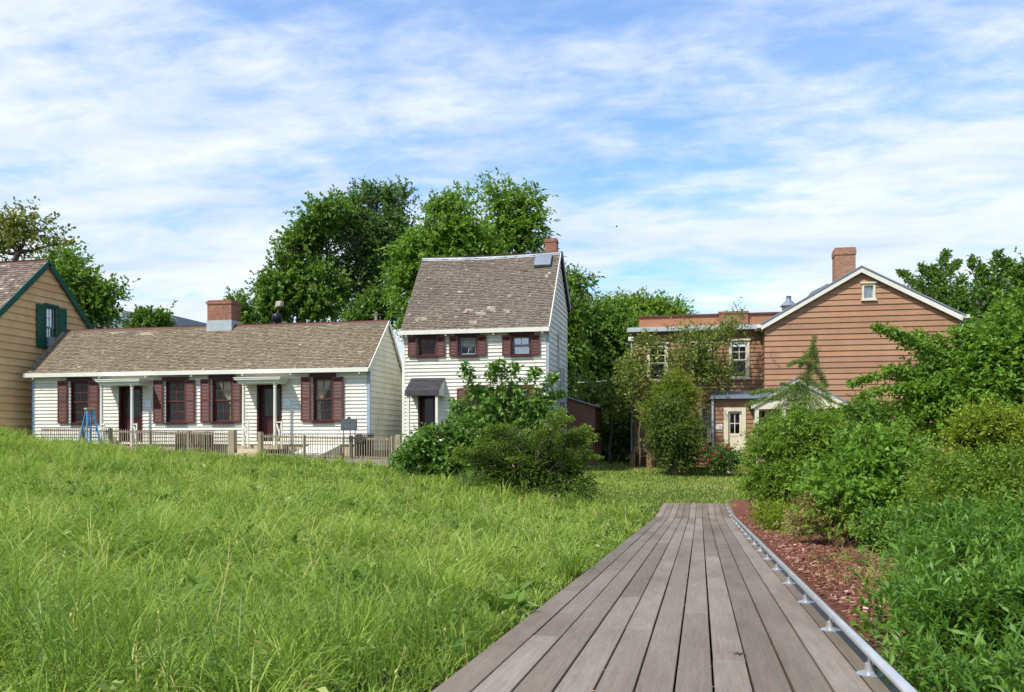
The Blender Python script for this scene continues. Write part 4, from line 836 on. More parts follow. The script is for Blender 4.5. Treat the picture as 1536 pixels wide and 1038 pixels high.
for px, r_ in ((837.5, .03), (841.5, .045), (845.5, .03)):
    y_ = YX(px, TX1+.06); mb.tube([(TX1+.07, y_, -1.2), (TX1+.07, y_, ZY(px, 500 if px < 841 else 552, y_))], r_, 8)
mb.box(TX1+.03, TX1+.16, YX(838, TX1), YX(844, TX1), ZY(840, 602, 31), ZY(840, 593, 31)); mb.build('conduit', M['sheet'], th_)
# ------------------------------------------------------------------ tan house (left)
TNX = CX0-.75; Yr3 = YX(70, TNX); zr3 = ZY(70, 395, Yr3); Yq = YX(130, TNX); zq = ZY(130, 488, Yq); sl3 = (zr3-zq)/(Yq-Yr3)
HD = 2.75; zE = zr3-sl3*HD; Yf3, Yb3 = Yr3-HD, Yr3+HD; print('tan', TNX, Yr3, zr3, sl3, zE)
tn = thing('tan_house', (TNX-5, Yr3, -.5), 'tan clapboard house with green trim, its gable end at the left edge', 'house')
q0, q1 = YX(66.5, TNX), YX(83.5, TNX); wz1, wz0 = ZY(75, 460, (q0+q1)/2), ZY(75, 522, (q0+q1)/2)
mb = MB(); clap(mb, rightside(TNX), lambda z: Yf3 if z < zE else Yf3+(z-zE)/sl3, lambda z: Yb3 if z < zE else Yb3-(z-zE)/sl3, -1.2, zr3-.1, .29, .05, [(q0, q1, wz0, wz1)]); mb.build('gable_wall', M['tan'], tn)
mb = MB(); clap(mb, front(Yf3), lambda z: TNX-11, lambda z: TNX, -1.2, zE, .30, .04); clap(mb, backside(Yb3), lambda z: -TNX, lambda z: -TNX+11, -1.2, zE, .30, .04); clap(mb, leftside(TNX-11), lambda z: -(Yb3 if z < zE else Yb3-(z-zE)/sl3), lambda z: -(Yf3 if z < zE else Yf3+(z-zE)/sl3), -1.2, zr3-.1, .3, .04); mb.build('outer_wall', M['tan'], tn)
house_roof_x(tn, TNX-11.1, TNX+.10, Yf3-.2, zE-.2*sl3+.12, Yr3, zr3+.12, Yb3+.2, zE-.2*sl3+.12, M['shingle3'], .16, .14, .04, ridge=M['rustroof'], light=.06)
mb = MB()
for s_ in (-1, 1): A = Vector((TNX+.13, Yr3+s_*(HD+.2), zE-.2*sl3)); B = Vector((TNX+.13, Yr3, zr3)); mb = MB(); mb.bar(A, B, .03, h=.11); mb.build('rake_board', M['green'], tn)
f3 = rightside(TNX)
window(tn, f3, q0, q1, wz0, wz1, 'green', 'greyblue', .07, .1, .08, glass='glass_sky', curtain='F')
shutter(tn, f3, q0-.52, q0-.03, wz0-.05, wz1, 'green', louvre=False); shutter(tn, f3, q1+.03, q1+.52, wz0-.05, wz1, 'green', louvre=False)
ac = thing('air_conditioner', (TNX+.1, (q0+q1)/2, wz0), 'grey window air conditioner in the green shuttered window of the tan gable', 'air conditioner')
mb = MB(); mb.box(TNX-.05, TNX+.36, q0+.12, q1-.1, wz0+.045, wz0+.42); mb.build('case', M['sheet'], ac)
mb = MB()
for i in range(8): z = wz0+.09+i*.038; mb.box(TNX+.363, TNX+.37, q0+.16, q1-.14, z, z+.018)
mb.build('grille', M['black'], ac)
# ------------------------------------------------------------------ brown house (gable block + older wing + enclosed porch + portico)
YB = 35.0; fb = front(YB); xb = lambda px: XY(px, YB); zb = lambda px, y: ZY(px, y, YB)
BX0, BX1 = xb(1146.7), xb(1437.6); xa = xb(1291); za = zb(1291, 401); zl = zb(1143, 487); xl_ = xb(1141.5); zr_ = zb(1441, 471.5); xr_ = xb(1442)
sL = (za-zl)/(xa-xl_); sR = (za-zr_)/(xr_-xa)
br = thing('brown_house', ((BX0+BX1)/2, YB, -1.0), 'reddish brown clapboard house with cream trim, tall gable and lower wing', 'house')
GB = 9.0; top = za-.1
gl = lambda z: BX0 if z < top-sL*(xa-BX0) else xa-(top-z)/sL; gr_ = lambda z: BX1 if z < top-sR*(BX1-xa) else xa+(top-z)/sR
aw = (xb(1292.5), xb(1313), zb(1303, 449), zb(1303, 425.5))
mb = MB(); clap(mb, fb, gl, gr_, -1.3, za-.14, .213, .034, [aw]); mb.build('gable_wall', M['brown'], br)
mb = MB(); zL = top-sL*(xa-BX0); zR = top-sR*(BX1-xa); clap(mb, rightside(BX1), lambda z: YB, lambda z: YB+GB, -1.3, zR, .213, .034); clap(mb, leftside(BX0), lambda z: -YB-GB, lambda z: -YB, -1.3, zL, .213, .034); clap(mb, backside(YB+GB), lambda z: -gr_(z), lambda z: -gl(z), -1.3, za-.14, .213, .034); mb.build('outer_wall', M['brown'], br)
def slab(mb, x0, z0, x1, z1, y0, y1, th, t=.5): mb.hexa([(x0, y0, z0-th), (x1, y0, z1-th), (x1, y1, z1-th), (x0, y1, z0-th), (x0, y0, z0), (x1, y0, z1), (x1, y1, z1), (x0, y1, z0)], t)
mb = MB(); slab(mb, xl_-.02, zl+.02, xa, za+.03, YB-.22, YB+GB+.2, .05); slab(mb, xa, za+.03, xr_+.12, zr_+.0-.05, YB-.22, YB+GB+.2, .05)
for i in range(14): y_ = YB-.2+i*.7; slab(mb, xl_-.02, zl+.026, xa, za+.04, y_, y_+.03, .01); slab(mb, xa, za+.04, xr_+.12, zr_-.04, y_, y_+.03, .01)
rf = mb.build('roof', M['greyroof'], br)
mb = MB(); slab(mb, xl_, zl-.035, xa, za-.025, YB-.19, YB-.13, .19); slab(mb, xa, za-.025, xr_, zr_-.07, YB-.19, YB-.13, .19)
slab(mb, xl_+.02, zl-.10, xa, za-.08, YB-.13, YB+.02, .05); slab(mb, xa, za-.08, xr_, zr_-.12, YB-.13, YB+.02, .05)
mb.box(xr_-.08, xr_+.24, YB-.2, YB+GB, zr_-.16, zr_-.03); mb.box(xl_-.16, xl_+.02, YB-.2, YB+GB, zl-.14, zl-.02); mb.build('rake_board', M['trim'], br)
mb = MB(); x = BX1+.06; mb.tube([(xr_+.12, YB-.06, zr_-.15), (xr_+.1, YB-.06, zr_-.25), (x, YB-.06, zr_-.55), (x, YB-.06, -1.1)], .038, 8); mb.build('downspout', M['sheet'], br)
window(br, fb, aw[0], aw[1], aw[2], aw[3], 'cream', 'greyblue', .085, .06, .05, rows=2, double=False, glass='glass_sky')
Yq = YB+3.4; a, b = XY(1250.5, Yq), XY(1281, Yq); z1 = ZY(1265, 374, Yq); mb = MB(); mb.box(a, b, Yq-.4, Yq+.4, zl, z1-.3); mb.box(a-.025, b+.025, Yq-.425, Yq+.425, z1-.299, z1-.08); mb.box(a, b, Yq-.4, Yq+.4, z1-.079, z1); ch = mb.build('chimney', M['brick2'], br)
mb = MB(); slab(mb, a-.25, za-(xa-a+.25)*sL+.12, b+.05, za-(xa-b)*sL+.16, Yq-.5, Yq-.41, .2); mb.build('flashing', M['trim'], ch)
x0_, x1_ = XY(1214, YB+1.5), XY(1240, YB+1.5); mb = MB(); slab(mb, x0_, za-(xa-x0_)*sL+.24, x1_, za-(xa-x1_)*sL+.2, YB+1, YB+2.2, .2); mb.build('skylight', M['greyroof'], rf)
vx = XY(1183, YB+2.5); vz = za-(xa-vx)*sL; s = MB(); s.lathe((vx, YB+2.5, vz-.3), [(.27, 0), (.27, .62)], 4); vn = s.build('roof_vent', M['trim'], rf)
s = MB(); s.lathe((vx, YB+2.5, vz-.3), [(.36, .622), (.12, .86), (.1, .9), (.1, 1.02), (.12, 1.03), (.02, 1.06)], 12); s.build('vent_cap', M['greyroof'], vn)
# wing
YW = 36.0; fw = front(YW); xw = lambda px: XY(px, YW); zw = lambda px, y: ZY(px, y, YW); WX0 = xw(950.5); WX1 = BX0+.4; wzt = zw(1050, 496)
WI = [(971, 1002, 517, 571), (1037.5, 1067.5, 515, 569), (1093.5, 1124, 511.5, 567), (1049.5, 1066.5, 609, 661), (974, 1003, 611, 664)]
wo = [(xw(a), xw(b), zw(a, d), zw(a, c)) for a, b, c, d in WI]
mb = MB(); clap(mb, fw, lambda z: WX0, lambda z: WX1, -1.4, wzt, .160, .032, wo); mb.build('wing_wall', M['brown2'], br)
mb = MB(); WB = 6.5; clap(mb, leftside(WX0), lambda z: -YW-WB, lambda z: -YW, -1.4, wzt, .165, .026); clap(mb, backside(YW+WB), lambda z: -WX1, lambda z: -WX0, -1.4, wzt, .165, .026); mb.build('wing_wall', M['brown2'], br)
for q in wo: window(br, fw, *q, 'cream', 'cream', .105, .07, .05, rows=2, cols=2, low=(1, 1))
mb = MB(); mb.box(WX0-.25, WX1-.35, YW-.32, YW-.0, wzt-.02, wzt+.11); mb.box(WX0-.22, WX1-.35, YW-.29, YW+WB, wzt+.112, wzt+.16); mb.build('wing_eave', M['sheet'], br)
mb = MB(); x0_, x1_ = XY(959, YW+.5), BX0+1.2; zp = ZY(1000, 475.5, YW+.5); mb.box(x0_, x1_, YW+.5, YW+WB, wzt+.162, zp); pw = mb.build('upper_wall', M['terracotta'], br)
mb = MB(); mb.box(x0_-.03, x1_, YW+.44, YW+WB, zp+.002, zp+.07); mb.build('coping', M['rustroof'], pw)
mb = MB(); a, b = XY(1078.5, YW+.4), XY(1122, YW+.4); mb.box(a, b, YW+.38, YW+1.0, wzt+.17, ZY(1100, 470, YW+.4)); mb.box(a-.03, b+.03, YW+.35, YW+1.03, ZY(1100, 470, YW+.4)+.001, ZY(1100, 468.5, YW+.4)+.04); mb.build('chimney', M['brick'], br)
mb = MB(); x = xw(947.8); mb.tube([(x, YW-.1, -1.1), (x, YW-.1, wzt-.35)], .04, 8); mb.build('downspout', M['greyblue'], br)
mb = MB(); mb.box(x-.13, x+.1, YW-.2, YW, wzt-.36, wzt-.2); mb.build('rainwater_head', M['trim'], br)
# enclosed porch in front of the wing
YL = 34.3; fl = front(YL); LX0 = XY(1071, YL); LX1 = XY(1146, YL)+.9; lz = ZY(1100, 597.5, YL); lzt = ZY(1100, 587, YW)
ld = (XY(1086.5, YL), XY(1118, YL), ZY(1100, 679, YL), ZY(1100, 611.5, YL))
lw = (XY(1130.5, YL), XY(1153, YL), ZY(1140, 664, YL), ZY(1140, 611, YL))
mb = MB(); clap(mb, fl, lambda z: LX0, lambda z: LX1, -1.4, lz, .165, .026, [ld, lw]); clap(mb, leftside(LX0), lambda z: -YW, lambda z: -YL, -1.4, lz, .165, .026); clap(mb, rightside(LX1), lambda z: YL, lambda z: YB, -1.4, lz, .165, .026); mb.build('porch_wall', M['brown2'], br)
mb = MB(); mb.hexa([(LX0-.12, YL-.22, lz-.02), (LX1+.1, YL-.22, lz-.02), (LX1+.1, YW, lzt-.08), (LX0-.12, YW, lzt-.08), (LX0-.12, YL-.22, lz+.08), (LX1+.1, YL-.22, lz+.08), (LX1+.1, YW, lzt+.02), (LX0-.12, YW, lzt+.02)]); mb.build('porch_roof', M['greyroof'], br)
u0, u1, z0, z1 = ld; mb = MB(); mb.lbox(fl, u0-.02, u0+.14, -.1, .05, z0, z1); mb.lbox(fl, u1-.14, u1+.02, -.1, .05, z0, z1); mb.lbox(fl, u0+.14, u1-.14, -.1, .048, z1-.14, z1); df = mb.build('door_frame', M['cream'], br)
mb = MB(); a, b = u0+.145, u1-.145; zm = z0+(z1-z0)*.40
for q in ((a, a+.07, z0, z1-.145), (b-.07, b, z0, z1-.145)): mb.lbox(fl, q[0], q[1], -.09, -.04, q[2], q[3])
mb.lbox(fl, a+.07, b-.07, -.088, -.042, z0, z0+.2); mb.lbox(fl, a+.07, b-.07, -.088, -.042, zm-.05, zm+.05); mb.lbox(fl, a+.07, b-.07, -.088, -.042, z1-.22, z1-.146); mb.lbox(fl, a+.07, b-.07, -.08, -.055, z0+.2, zm-.05)
mb.lbox(fl, (a+b)/2-.015, (a+b)/2+.015, -.08, -.048, zm+.05, z1-.22); mb.lbox(fl, a+.07, b-.07, -.078, -.05, (zm+z1-.17)/2-.015, (zm+z1-.17)/2+.015)
dr_ = mb.build('door', M['cream'], br); mb = MB(); mb.poly([fl.p(a+.07, -.066, zm+.05), fl.p(b-.07, -.066, zm+.05), fl.p(b-.07, -.066, z1-.22), fl.p(a+.07, -.066, z1-.22)]); mb.build('pane', M['glass'], dr_)
mb = MB(); mb.lathe(tuple(fl.p(b-.035, -.02, zm)), [(.01, -.02), (.028, -.01), (.028, .01), (.01, .02)], 8); mb.build('handle', M['black'], dr_)
window(br, fl, *lw, 'cream', 'cream', .10, .07, .03)
mb = MB(); mb.tube([(LX0-.05, YL-.1, -1.1), (LX0-.05, YL-.1, lz)], .045, 8); mb.build('downspout', M['sheet'], br)
mb = MB()
for i in range(3): mb.box(u0-.2, u1+.2, YL-.3*(i+1), YL-.3*i-.03, -1.5, z0-.04-.17*i)
mb.build('steps', M['stone'], br)
mb = MB(); z0, z1 = ZY(1078, 643.8, YL), ZY(1078, 636, YL); x0_, x1_ = XY(1073.7, YL), XY(1083.6, YL)
sg = thing('wall_sign', (x0_, YL, z0), 'small white sign with a grey picture panel beside the cream door', 'sign')
mb.lbox(fl, x0_, x1_, .03, .045, z0, z1); mb.build('board', M['trim'], sg); mb = MB(); mb.lbox(fl, x0_+.1, x0_+.2, .0455, .048, z0+.05, z1-.08); mb.lbox(fl, x0_+.14, x0_+.23, .0458, .049, z0+.04, z0+.12); mb.build('printed_panel', M['greyblue'], sg)
# portico
YP = 32.6; px0, px1 = XY(1130, YP), XY(1267.5, YP); pxa = (px0+px1)/2; pz = ZY(1200, 604, YP); pza = ZY(1200, 566.5, YP); s_ = (pza-pz)/(pxa-px0)
mb = MB(); slab(mb, px0-.1, pz-.1*s_+.05, pxa, pza+.05, YP-.15, YB, .06); slab(mb, pxa, pza+.05, px1+.1, pz-.1*s_+.05, YP-.15, YB, .06); pr = mb.build('portico_roof', M['greyroof'], br)
mb = MB(); slab(mb, px0-.08, pz-.08*s_-.02, pxa, pza-.02, YP-.13, YP-.06, .15); slab(mb, pxa, pza-.02, px1+.08, pz-.08*s_-.02, YP-.13, YP-.06, .15)
mb.box(px0, px1, YP-.06, YP+.06, pz-.22, pz-.0); mb.poly([(px0+.1, YP-.03, pz), (px1-.1, YP-.03, pz), (pxa, YP-.03, pza-.15)]); mb.build('pediment', M['cream'], pr)
for x in (px0+.12, px1-.12, px0+1.05, px1-1.05): mb = MB(); mb.box(x-.07, x+.07, YP-.05, YP+.09, -1.4, pz-.22); mb.build('portico_post', M['cream'], br)
mb = MB(); mb.box(px0, px1, YP-.1, YB-.05, -1.6, -.75); mb.build('portico_floor', M['stone'], br)
# ------------------------------------------------------------------ outbuildings behind
YS = 33.8; a, b = XY(846, YS), XY(892.5, YS); zl1, zr1 = ZY(850, 595, YS), ZY(890, 610.5, YS); zm = ZY(870, 645, YS)
sh = thing('shed', ((a+b)/2, YS, -1.0), 'brown lean-to shed with an open stall below, behind the tall white house', 'shed')
mb = MB(); mb.hexa([(a, YS, zm), (b, YS, zm), (b, YS+2.4, zm), (a, YS+2.4, zm), (a, YS, zl1), (b, YS, zr1), (b, YS+2.4, zr1), (a, YS+2.4, zl1)]); mb.box(a, b, YS+2.3, YS+2.39, -1.4, zm-.001); mb.build('wall', M['shedwall'], sh)
mb = MB(); slab(mb, a-.1, zl1+.08, b+.15, zr1+.04, YS-.15, YS+2.6, .06); mb.build('roof', M['greyroof'], sh)
for x, y_ in ((b-.15, YS+.02), (b-.15, YS+2.2), (a+.05, YS+.02)): mb = MB(); mb.box(x-.1, x+.13, y_, y_+.2, -1.4, zm-.001); mb.build('post', M['shedwall'], sh)
YH = 34.4; a, b = XY(945, YH), XY(977.5, YH); xm = (a+b)/2; g0 = gz1(xm, YH); ze1 = ZY(960, 682, YH); zt3 = ZY(960, 664.5, YH)
kn = thing('kennel', (xm, YH, g0), 'small brown open-ended kennel with gabled roof at the corner of the brown house', 'kennel')
for x in (a+.1, b-.1): mb = MB(); mb.box(x-.1, x+.1, YH, YH+.8, g0-.1, ze1+.05); mb.build('side_wall', M['brown2'], kn)
mb = MB(); slab(mb, a-.12, ze1-.04, xm, zt3, YH-.08, YH+.9, .06); slab(mb, xm, zt3, b+.12, ze1-.04, YH-.08, YH+.9, .06); mb.build('roof', M['asphalt'], kn)
mb = MB(); slab(mb, a-.1, ze1-.11, xm, zt3-.065, YH-.05, YH, .07); slab(mb, xm, zt3-.065, b+.1, ze1-.11, YH-.05, YH, .07); mb.build('gable_trim', M['brown2'], kn); mb = MB(); mb.box(a+.2, b-.2, YH+.74, YH+.79, g0, ze1); mb.build('back_wall', M['brown2'], kn)
# far grey building and long roofs left
fb_ = thing('distant_building', tuple(P(230, 500, 75)), 'grey modern building with a dark parapet far behind the cottage roof', 'building')
mb = MB(); A = P(150, 474, 75); B = P(285, 492, 75); mb.box(A.x, B.x, A.y-1, A.y+9, -1, P(150, 479, 75).z); wlb = mb.build('wall', M['greyroof'], fb_)
mb = MB(); a0 = P(160, 470, 75); b0 = P(206, 479, 75); mb.box(a0.x, b0.x, a0.y-1.2, a0.y+8, P(150, 478.8, 75).z, a0.z); mb.build('penthouse', M['sheet'], fb_)
mb = MB()
for i in range(5): x = a0.x+.4+i*(b0.x-a0.x)/5; mb.box(x, x+(b0.x-a0.x)/5-.5, a0.y-1.26, a0.y-1.2, P(150, 478, 75).z, a0.z-.1)
mb.build('window_band', M['black'], fb_)
tk = MB(); c = P(257.5, 483, 60); tk.lathe((c.x, c.y, c.z-9), [(.06, 0), (.06, 9), (.32, 9.02), (.3, 9.3), (.05, 9.35)], 10)
t_ = thing('distant_lamp', (c.x, c.y, c.z-9.2), 'small grey domed lamp on a pole showing above the cottage ridge', 'lamp'); tk.build('pole_and_dome', M['sheet'], t_)
# roof cowl behind the cottage ridge
cw = P(417, 480, 34.2); cwl = thing('roof_cowl', (cw.x, cw.y, cw.z-2.2), 'dark round cowl with a beige hood on a pole behind the cottage ridge', 'chimney cowl')
mb = MB(); mb.tube([(cw.x, cw.y, cw.z-2.3), (cw.x, cw.y, cw.z+.5)], .035, 8, cap=True); mb.build('pole', M['dead'], cwl)
s = MB(); s.lathe((cw.x-.04, cw.y, cw.z-.12), [(.08, 0), (.19, .06), (.2, .25), (.17, .35), (.05, .39)], 16); s.build('drum', M['black'], cwl, smooth=True)
s = MB(); c0 = Vector((cw.x+.02, cw.y, cw.z+.58)); s.hexa([c0+Vector(q) for q in ((-.1, -.14, -.12), (.16, -.14, -.06), (.16, .14, -.06), (-.1, .14, -.12), (-.06, -.12, .14), (.18, -.12, .15), (.18, .12, .15), (-.06, .12, .14))]); s.build('hood', paint('beige_cowl_metal', '9c927a', 'b0a68c', .6, 3), cwl, bevel=.03)
s = MB(); s.tube([c0+Vector((.05, 0, -.62)), c0+Vector((.38, 0, -.72))], .012, 5); s.tube([c0+Vector((.05, 0, -.7)), c0+Vector((.36, 0, -.68))], .012, 5); s.build('arm', M['greywood'], cwl)
# cables
for (A, B, lb) in ((P(866, 573.5, 41), P(950, 561, 37.5), 'upper grey overhead cable between the tall house and the brown house'), (P(860, 586, 41), P(949, 573, 37.5), 'lower grey overhead cable between the tall house and the brown house')):
    mb = MB(); n = 8; mb.tube([A.lerp(B, i/n)+Vector((0, 0, -.12*4*(i/n)*(1-i/n))) for i in range(n+1)], .026, 5); tag(mb.build('overhead_cable', M['cable'], origin=A), lb, 'cable', 'overhead cables')
# ------------------------------------------------------------------ picket fence, plaque, bins, ladder
YF = 27.9
def pickets(px0, px1, yt0, yt1, posts, label, drop, extra_rail=True):
    x0, x1 = XY(px0, YF), XY(px1, YF); f = thing('picket_fence', ((x0+x1)/2, YF, gz1((x0+x1)/2, YF)), label, 'fence', 'weathered picket fence in front of the cottage')
    zt = lambda x: ZY(px0, yt0, YF)+(ZY(px1, yt1, YF)-ZY(px0, yt0, YF))*(x-x0)/(x1-x0)
    mb = MB(); x = x0; h = .8
    while x < x1:
        t = zt(x)+random.uniform(-.025, .02); w_ = .012; tl = random.uniform(-.012, .012); g0 = t-drop
        mb.hexa([(x-w_, YF-.012, g0), (x+w_, YF-.012, g0), (x+w_, YF+.006, g0), (x-w_, YF+.006, g0), (x-w_+tl, YF-.012, t-.04), (x+w_+tl, YF-.012, t-.04), (x+w_+tl, YF+.006, t-.04), (x-w_+tl, YF+.006, t-.04)], random.random())
        mb.hexa([(x-w_+tl, YF-.012, t-.04), (x+w_+tl, YF-.012, t-.04), (x+w_+tl, YF+.006, t-.04), (x-w_+tl, YF+.006, t-.04), (x-.003+tl, YF-.006, t), (x+.003+tl, YF-.006, t), (x+.003+tl, YF, t), (x-.003+tl, YF, t)], .5); x += .088+random.uniform(-.007, .007)
    mb.build('picket_panel', M['oldwood'], f)
    for dz in (.1, drop-.06): mb = MB(); mb.hexa([(x0, YF+.008, zt(x0)-dz-.03), (x1, YF+.008, zt(x1)-dz-.03), (x1, YF+.05, zt(x1)-dz-.03), (x0, YF+.05, zt(x0)-dz-.03), (x0, YF+.008, zt(x0)-dz+.03), (x1, YF+.008, zt(x1)-dz+.03), (x1, YF+.05, zt(x1)-dz+.03), (x0, YF+.05, zt(x0)-dz+.03)]); mb.build('rail', M['oldwood'], f)
    for p_, w_, e_ in posts: x = XY(p_, YF); mb = MB(); mb.box(x-w_, x+w_, YF-.05, YF+.05+w_, zt(x)-drop-.25, zt(x)+e_); mb.build('post', M['oldwood'], f, bevel=.01)
    return f
pickets(63, 342, 640.5, 647, [(122, .07, -.02), (165, .04, .02), (225, .035, -.02), (283, .035, -.02), (347.5, .115, .06)], 'weathered picket fence from the blue ladder to the thick post at the steps', .86)
pickets(388, 600, 650, 655, [(390, .07, .05), (456, .03, -.02), (526, .05, 0), (588, .03, .02), (597, .09, .06)], 'weathered picket fence under the grey plaque, right of the steps', .78)
kb = MB(); a, b = XY(352, YF-.35), XY(604, YF-.35); z = ZY(450, 686, YF-.35); kb.hexa([(a, YF-.42, z-.5), (b, YF-.42, z-.55), (b, YF-.30, z-.55), (a, YF-.30, z-.5), (a, YF-.42, z), (b, YF-.42, z-.05), (b, YF-.30, z-.05), (a, YF-.30, z)])
tag(kb.build('timber_kerb', M['greywood'], origin=(a, YF, z)), 'long grey timber board retaining the ground below the right picket fence', 'timber board')
for (px, yt, yb, lb) in ((512.5, 681, 698, 'short brown stake in front of the timber kerb below the plaque'), (1128, 752, 0, 'short dark brown stake where the mulch meets the lawn')):
    Yq = 27.2 if px < 1000 else 25.2; x = XY(px, Yq); z0 = gz1(x, Yq)-.1; z1 = ZY(px, yt, Yq) if yb else gz1(x, Yq)+.25
    mb = MB(); mb.box(x-.06, x+.06, Yq-.05, Yq+.05, z0, z1); mb.box(x-.065, x+.065, Yq-.055, Yq+.055, z1+.001, z1+.03); tag(mb.build('stake', M['shedwall'], origin=(x, Yq, z0), bevel=.008), lb, 'stake')
# leaning old gate boards behind the left fence
YG = 28.3; gt = thing('fallen_gate', (XY(172, YG), YG, gz1(XY(172, YG), YG)), 'broken gate of brown boards leaning behind the left picket fence', 'gate')
mb = MB(); A = PY(160, 647, YG); B = PY(182, 672, YG-.1); mb.bar(A, B, .03, h=.07); mb.bar(A+Vector((.05, .1, -.25)), B+Vector((-.2, .1, -.05)), .025, h=.05); mb.build('brace', M['greywood'], gt)
def slatbin(px0, px1, y0, y1, Y, label):
    a, b = XY(px0, Y), XY(px1, Y); z1 = ZY(px0, y0, Y); z0 = ZY(px0, y1, Y); c = thing('slatted_bin', ((a+b)/2, Y, z0), label, 'bin')
    mb = MB(); x = a
    while x < b-.04: mb.box(x, x+.055, Y-.012, Y+.012, z0, z1+random.uniform(-.03, .02), random.random()); mb.box(x, x+.055, Y+.56, Y+.58, z0, z1, random.random()); x += .075
    y_ = Y+.03
    while y_ < Y+.54: mb.box(a-.012, a+.008, y_, y_+.055, z0, z1, random.random()); mb.box(b-.02, b, y_, y_+.055, z0, z1, random.random()); y_ += .075
    mb.build('slats', M['bark'], c); mb = MB(); mb.box(a+.03, b-.04, Y+.03, Y+.54, z0, z1-.1); mb.build('drum', M['black'], c); mb = MB(); mb.box(a-.02, b+.02, Y-.03, Y+.6, z1+.022, z1+.05); mb.build('rim', M['oldwood'], c)
slatbin(263, 307, 648, 679, 28.25, 'grey slatted bin behind the left picket fence')
slatbin(533.5, 552, 652, 686, 28.15, 'grey slatted bin behind the picket fence beside the plaque')
# plaque
YQ = 27.6; a, b = XY(511.5, YQ), XY(535.5, YQ); z1, z0 = ZY(520, 629, YQ), ZY(520, 645.5, YQ); c = thing('plaque', ((a+b)/2, YQ, gz1((a+b)/2, YQ)), 'dark grey metal marker plaque on legs above the picket fence', 'plaque')
mb = MB(); mb.box(a, b, YQ-.02, YQ+.02, z0, z1); pn = mb.build('panel', M['plaque'], c, bevel=.006)
mb = MB()
for i in range(5):
    z = z1-.075-i*.055; x = a+.06
    while x < b-.08: w_ = random.uniform(.02, .055); mb.box(x, min(x+w_, b-.05), YQ-.0235, YQ-.0205, z, z+.014); x += w_+.014
mb.build('raised_marks', M['greyroof'], pn)
mb = MB(); mx_ = (a+b)/2; mb.tube([(mx_, YQ-.018, z1+.03), (mx_, YQ+.018, z1+.03)], .062, 16); mb.build('crest', M['plaque'], c)
for x in (a+.08, mx_+.03, b-.08): mb = MB(); mb.tube([(x, YQ+.03, gz1(x, YQ)-.1), (x, YQ+.03, z0+.02)], .016, 8); mb.build('leg', M['plaque'], c)
# ladder
YD = 27.2; gl_ = -.45; tp = PY(134, 614, YD+.15); hl = tp.z-gl_
lad = thing('stepladder', (tp.x, tp.y, gl_), 'blue fibreglass stepladder with a tan top standing by the left porch', 'ladder')
def side_(xs, xt, yb, name, rungs, wd=.028):
    mb = MB(); A = [Vector((tp.x+s*xt, tp.y+(-.05 if yb < 0 else .05), tp.z-.03)) for s in (-1, 1)]; B = [Vector((tp.x+s*xs, tp.y+yb, gl_-.25)) for s in (-1, 1)]
    for p_, q_ in zip(A, B): mb.bar(p_, q_, wd, h=.02)
    mb.build(name, M['blue'], lad); mb = MB()
    for i in range(rungs): t_ = (i+1)/(rungs+.6); p_ = A[0].lerp(B[0], t_); q_ = A[1].lerp(B[1], t_); mb.bar(p_, q_, .012 if yb > 0 else .04, h=.012)
    mb.build('rungs', M['sheet'] if yb < 0 else M['blue'], lad)
RZ = 1.05
side_(.30, .09, -.55, 'front_rails', 5); side_(.26, .09, .6, 'rear_rails', 4, .02)
mb = MB(); mb.box(tp.x-.15, tp.x+.15, tp.y-.11, tp.y+.11, tp.z-.02, tp.z+.05); mb.build('top_cap', paint('tan_plastic', 'a08a62', 'b39c72', .6, 3), lad, bevel=.01)
for o in [lad]:   # the ladder stands a little turned
    o.rotation_euler = (0, 0, RZ)
# little bird
bd = P(925, 340, 60); mb = MB()
mb.tube([bd+Vector((-.09, 0, 0)), bd, bd+Vector((.1, 0, .01))], [.01, .035, .008], 6); mb.poly([bd+Vector((-.03, 0, .01)), bd+Vector((.04, 0, .01)), bd+Vector((.0, .2, .09))]); mb.poly([bd+Vector((.04, 0, .012)), bd+Vector((-.03, 0, .012)), bd+Vector((.0, -.2, .09))])
tag(mb.build('bird', M['black'], origin=bd), 'tiny dark bird flying in the sky above the trees', 'bird')
# ------------------------------------------------------------------ trees and shrubs
def B(px, D): p = P(px, HY, D); return (p.x, p.y, gz1(p.x, p.y))
BT = 'trees behind the houses'

plant('maple_tree', 'sparse olive brown tree behind the tan house roof', 'tree', B(25, 46), [(10, 350, 40, 40, 46), (45, 345, 34, 36, 46), (-30, 370, 40, 45, 46), (85, 365, 26, 28, 46)], L['brownish'], 4300, (.2, .13), .5, (1.0, 8), .5, .9, .1, .05, trunk=.2, group=BT, twigs=.9)
plant('bushy_tree', 'dense green tree between the tan gable and the sky', 'tree', B(120, 43), [(110, 425, 38, 38, 43), (125, 462, 42, 30, 43), (95, 395, 24, 26, 43), (60, 440, 40, 40, 43), (160, 440, 18, 20, 43), (150, 470, 25, 16, 43)], L['mid'], 15000, (.2, .12), .55, (.7, 8), .25, 1.0, .15, .35, trunk=.25, group=BT)
plant('round_tree', 'small round treetop just above the left of the cottage ridge', 'tree', B(228, 58), [(228, 478, 28, 12, 58), (222, 492, 34, 16, 58)], L['oak'], 4000, (.22, .16), .5, (.45, 8), .3, .8, .1, .5, trunk=.3, group=BT, twigs=.15)
plant('young_tree', 'small treetop right beside the cottage chimney', 'tree', B(358, 44), [(358, 462, 16, 18, 44), (366, 485, 20, 16, 44)], L['mid'], 2600, (.2, .12), .4, (.5, 8), .35, .9, .1, .4, trunk=.1, group=BT)
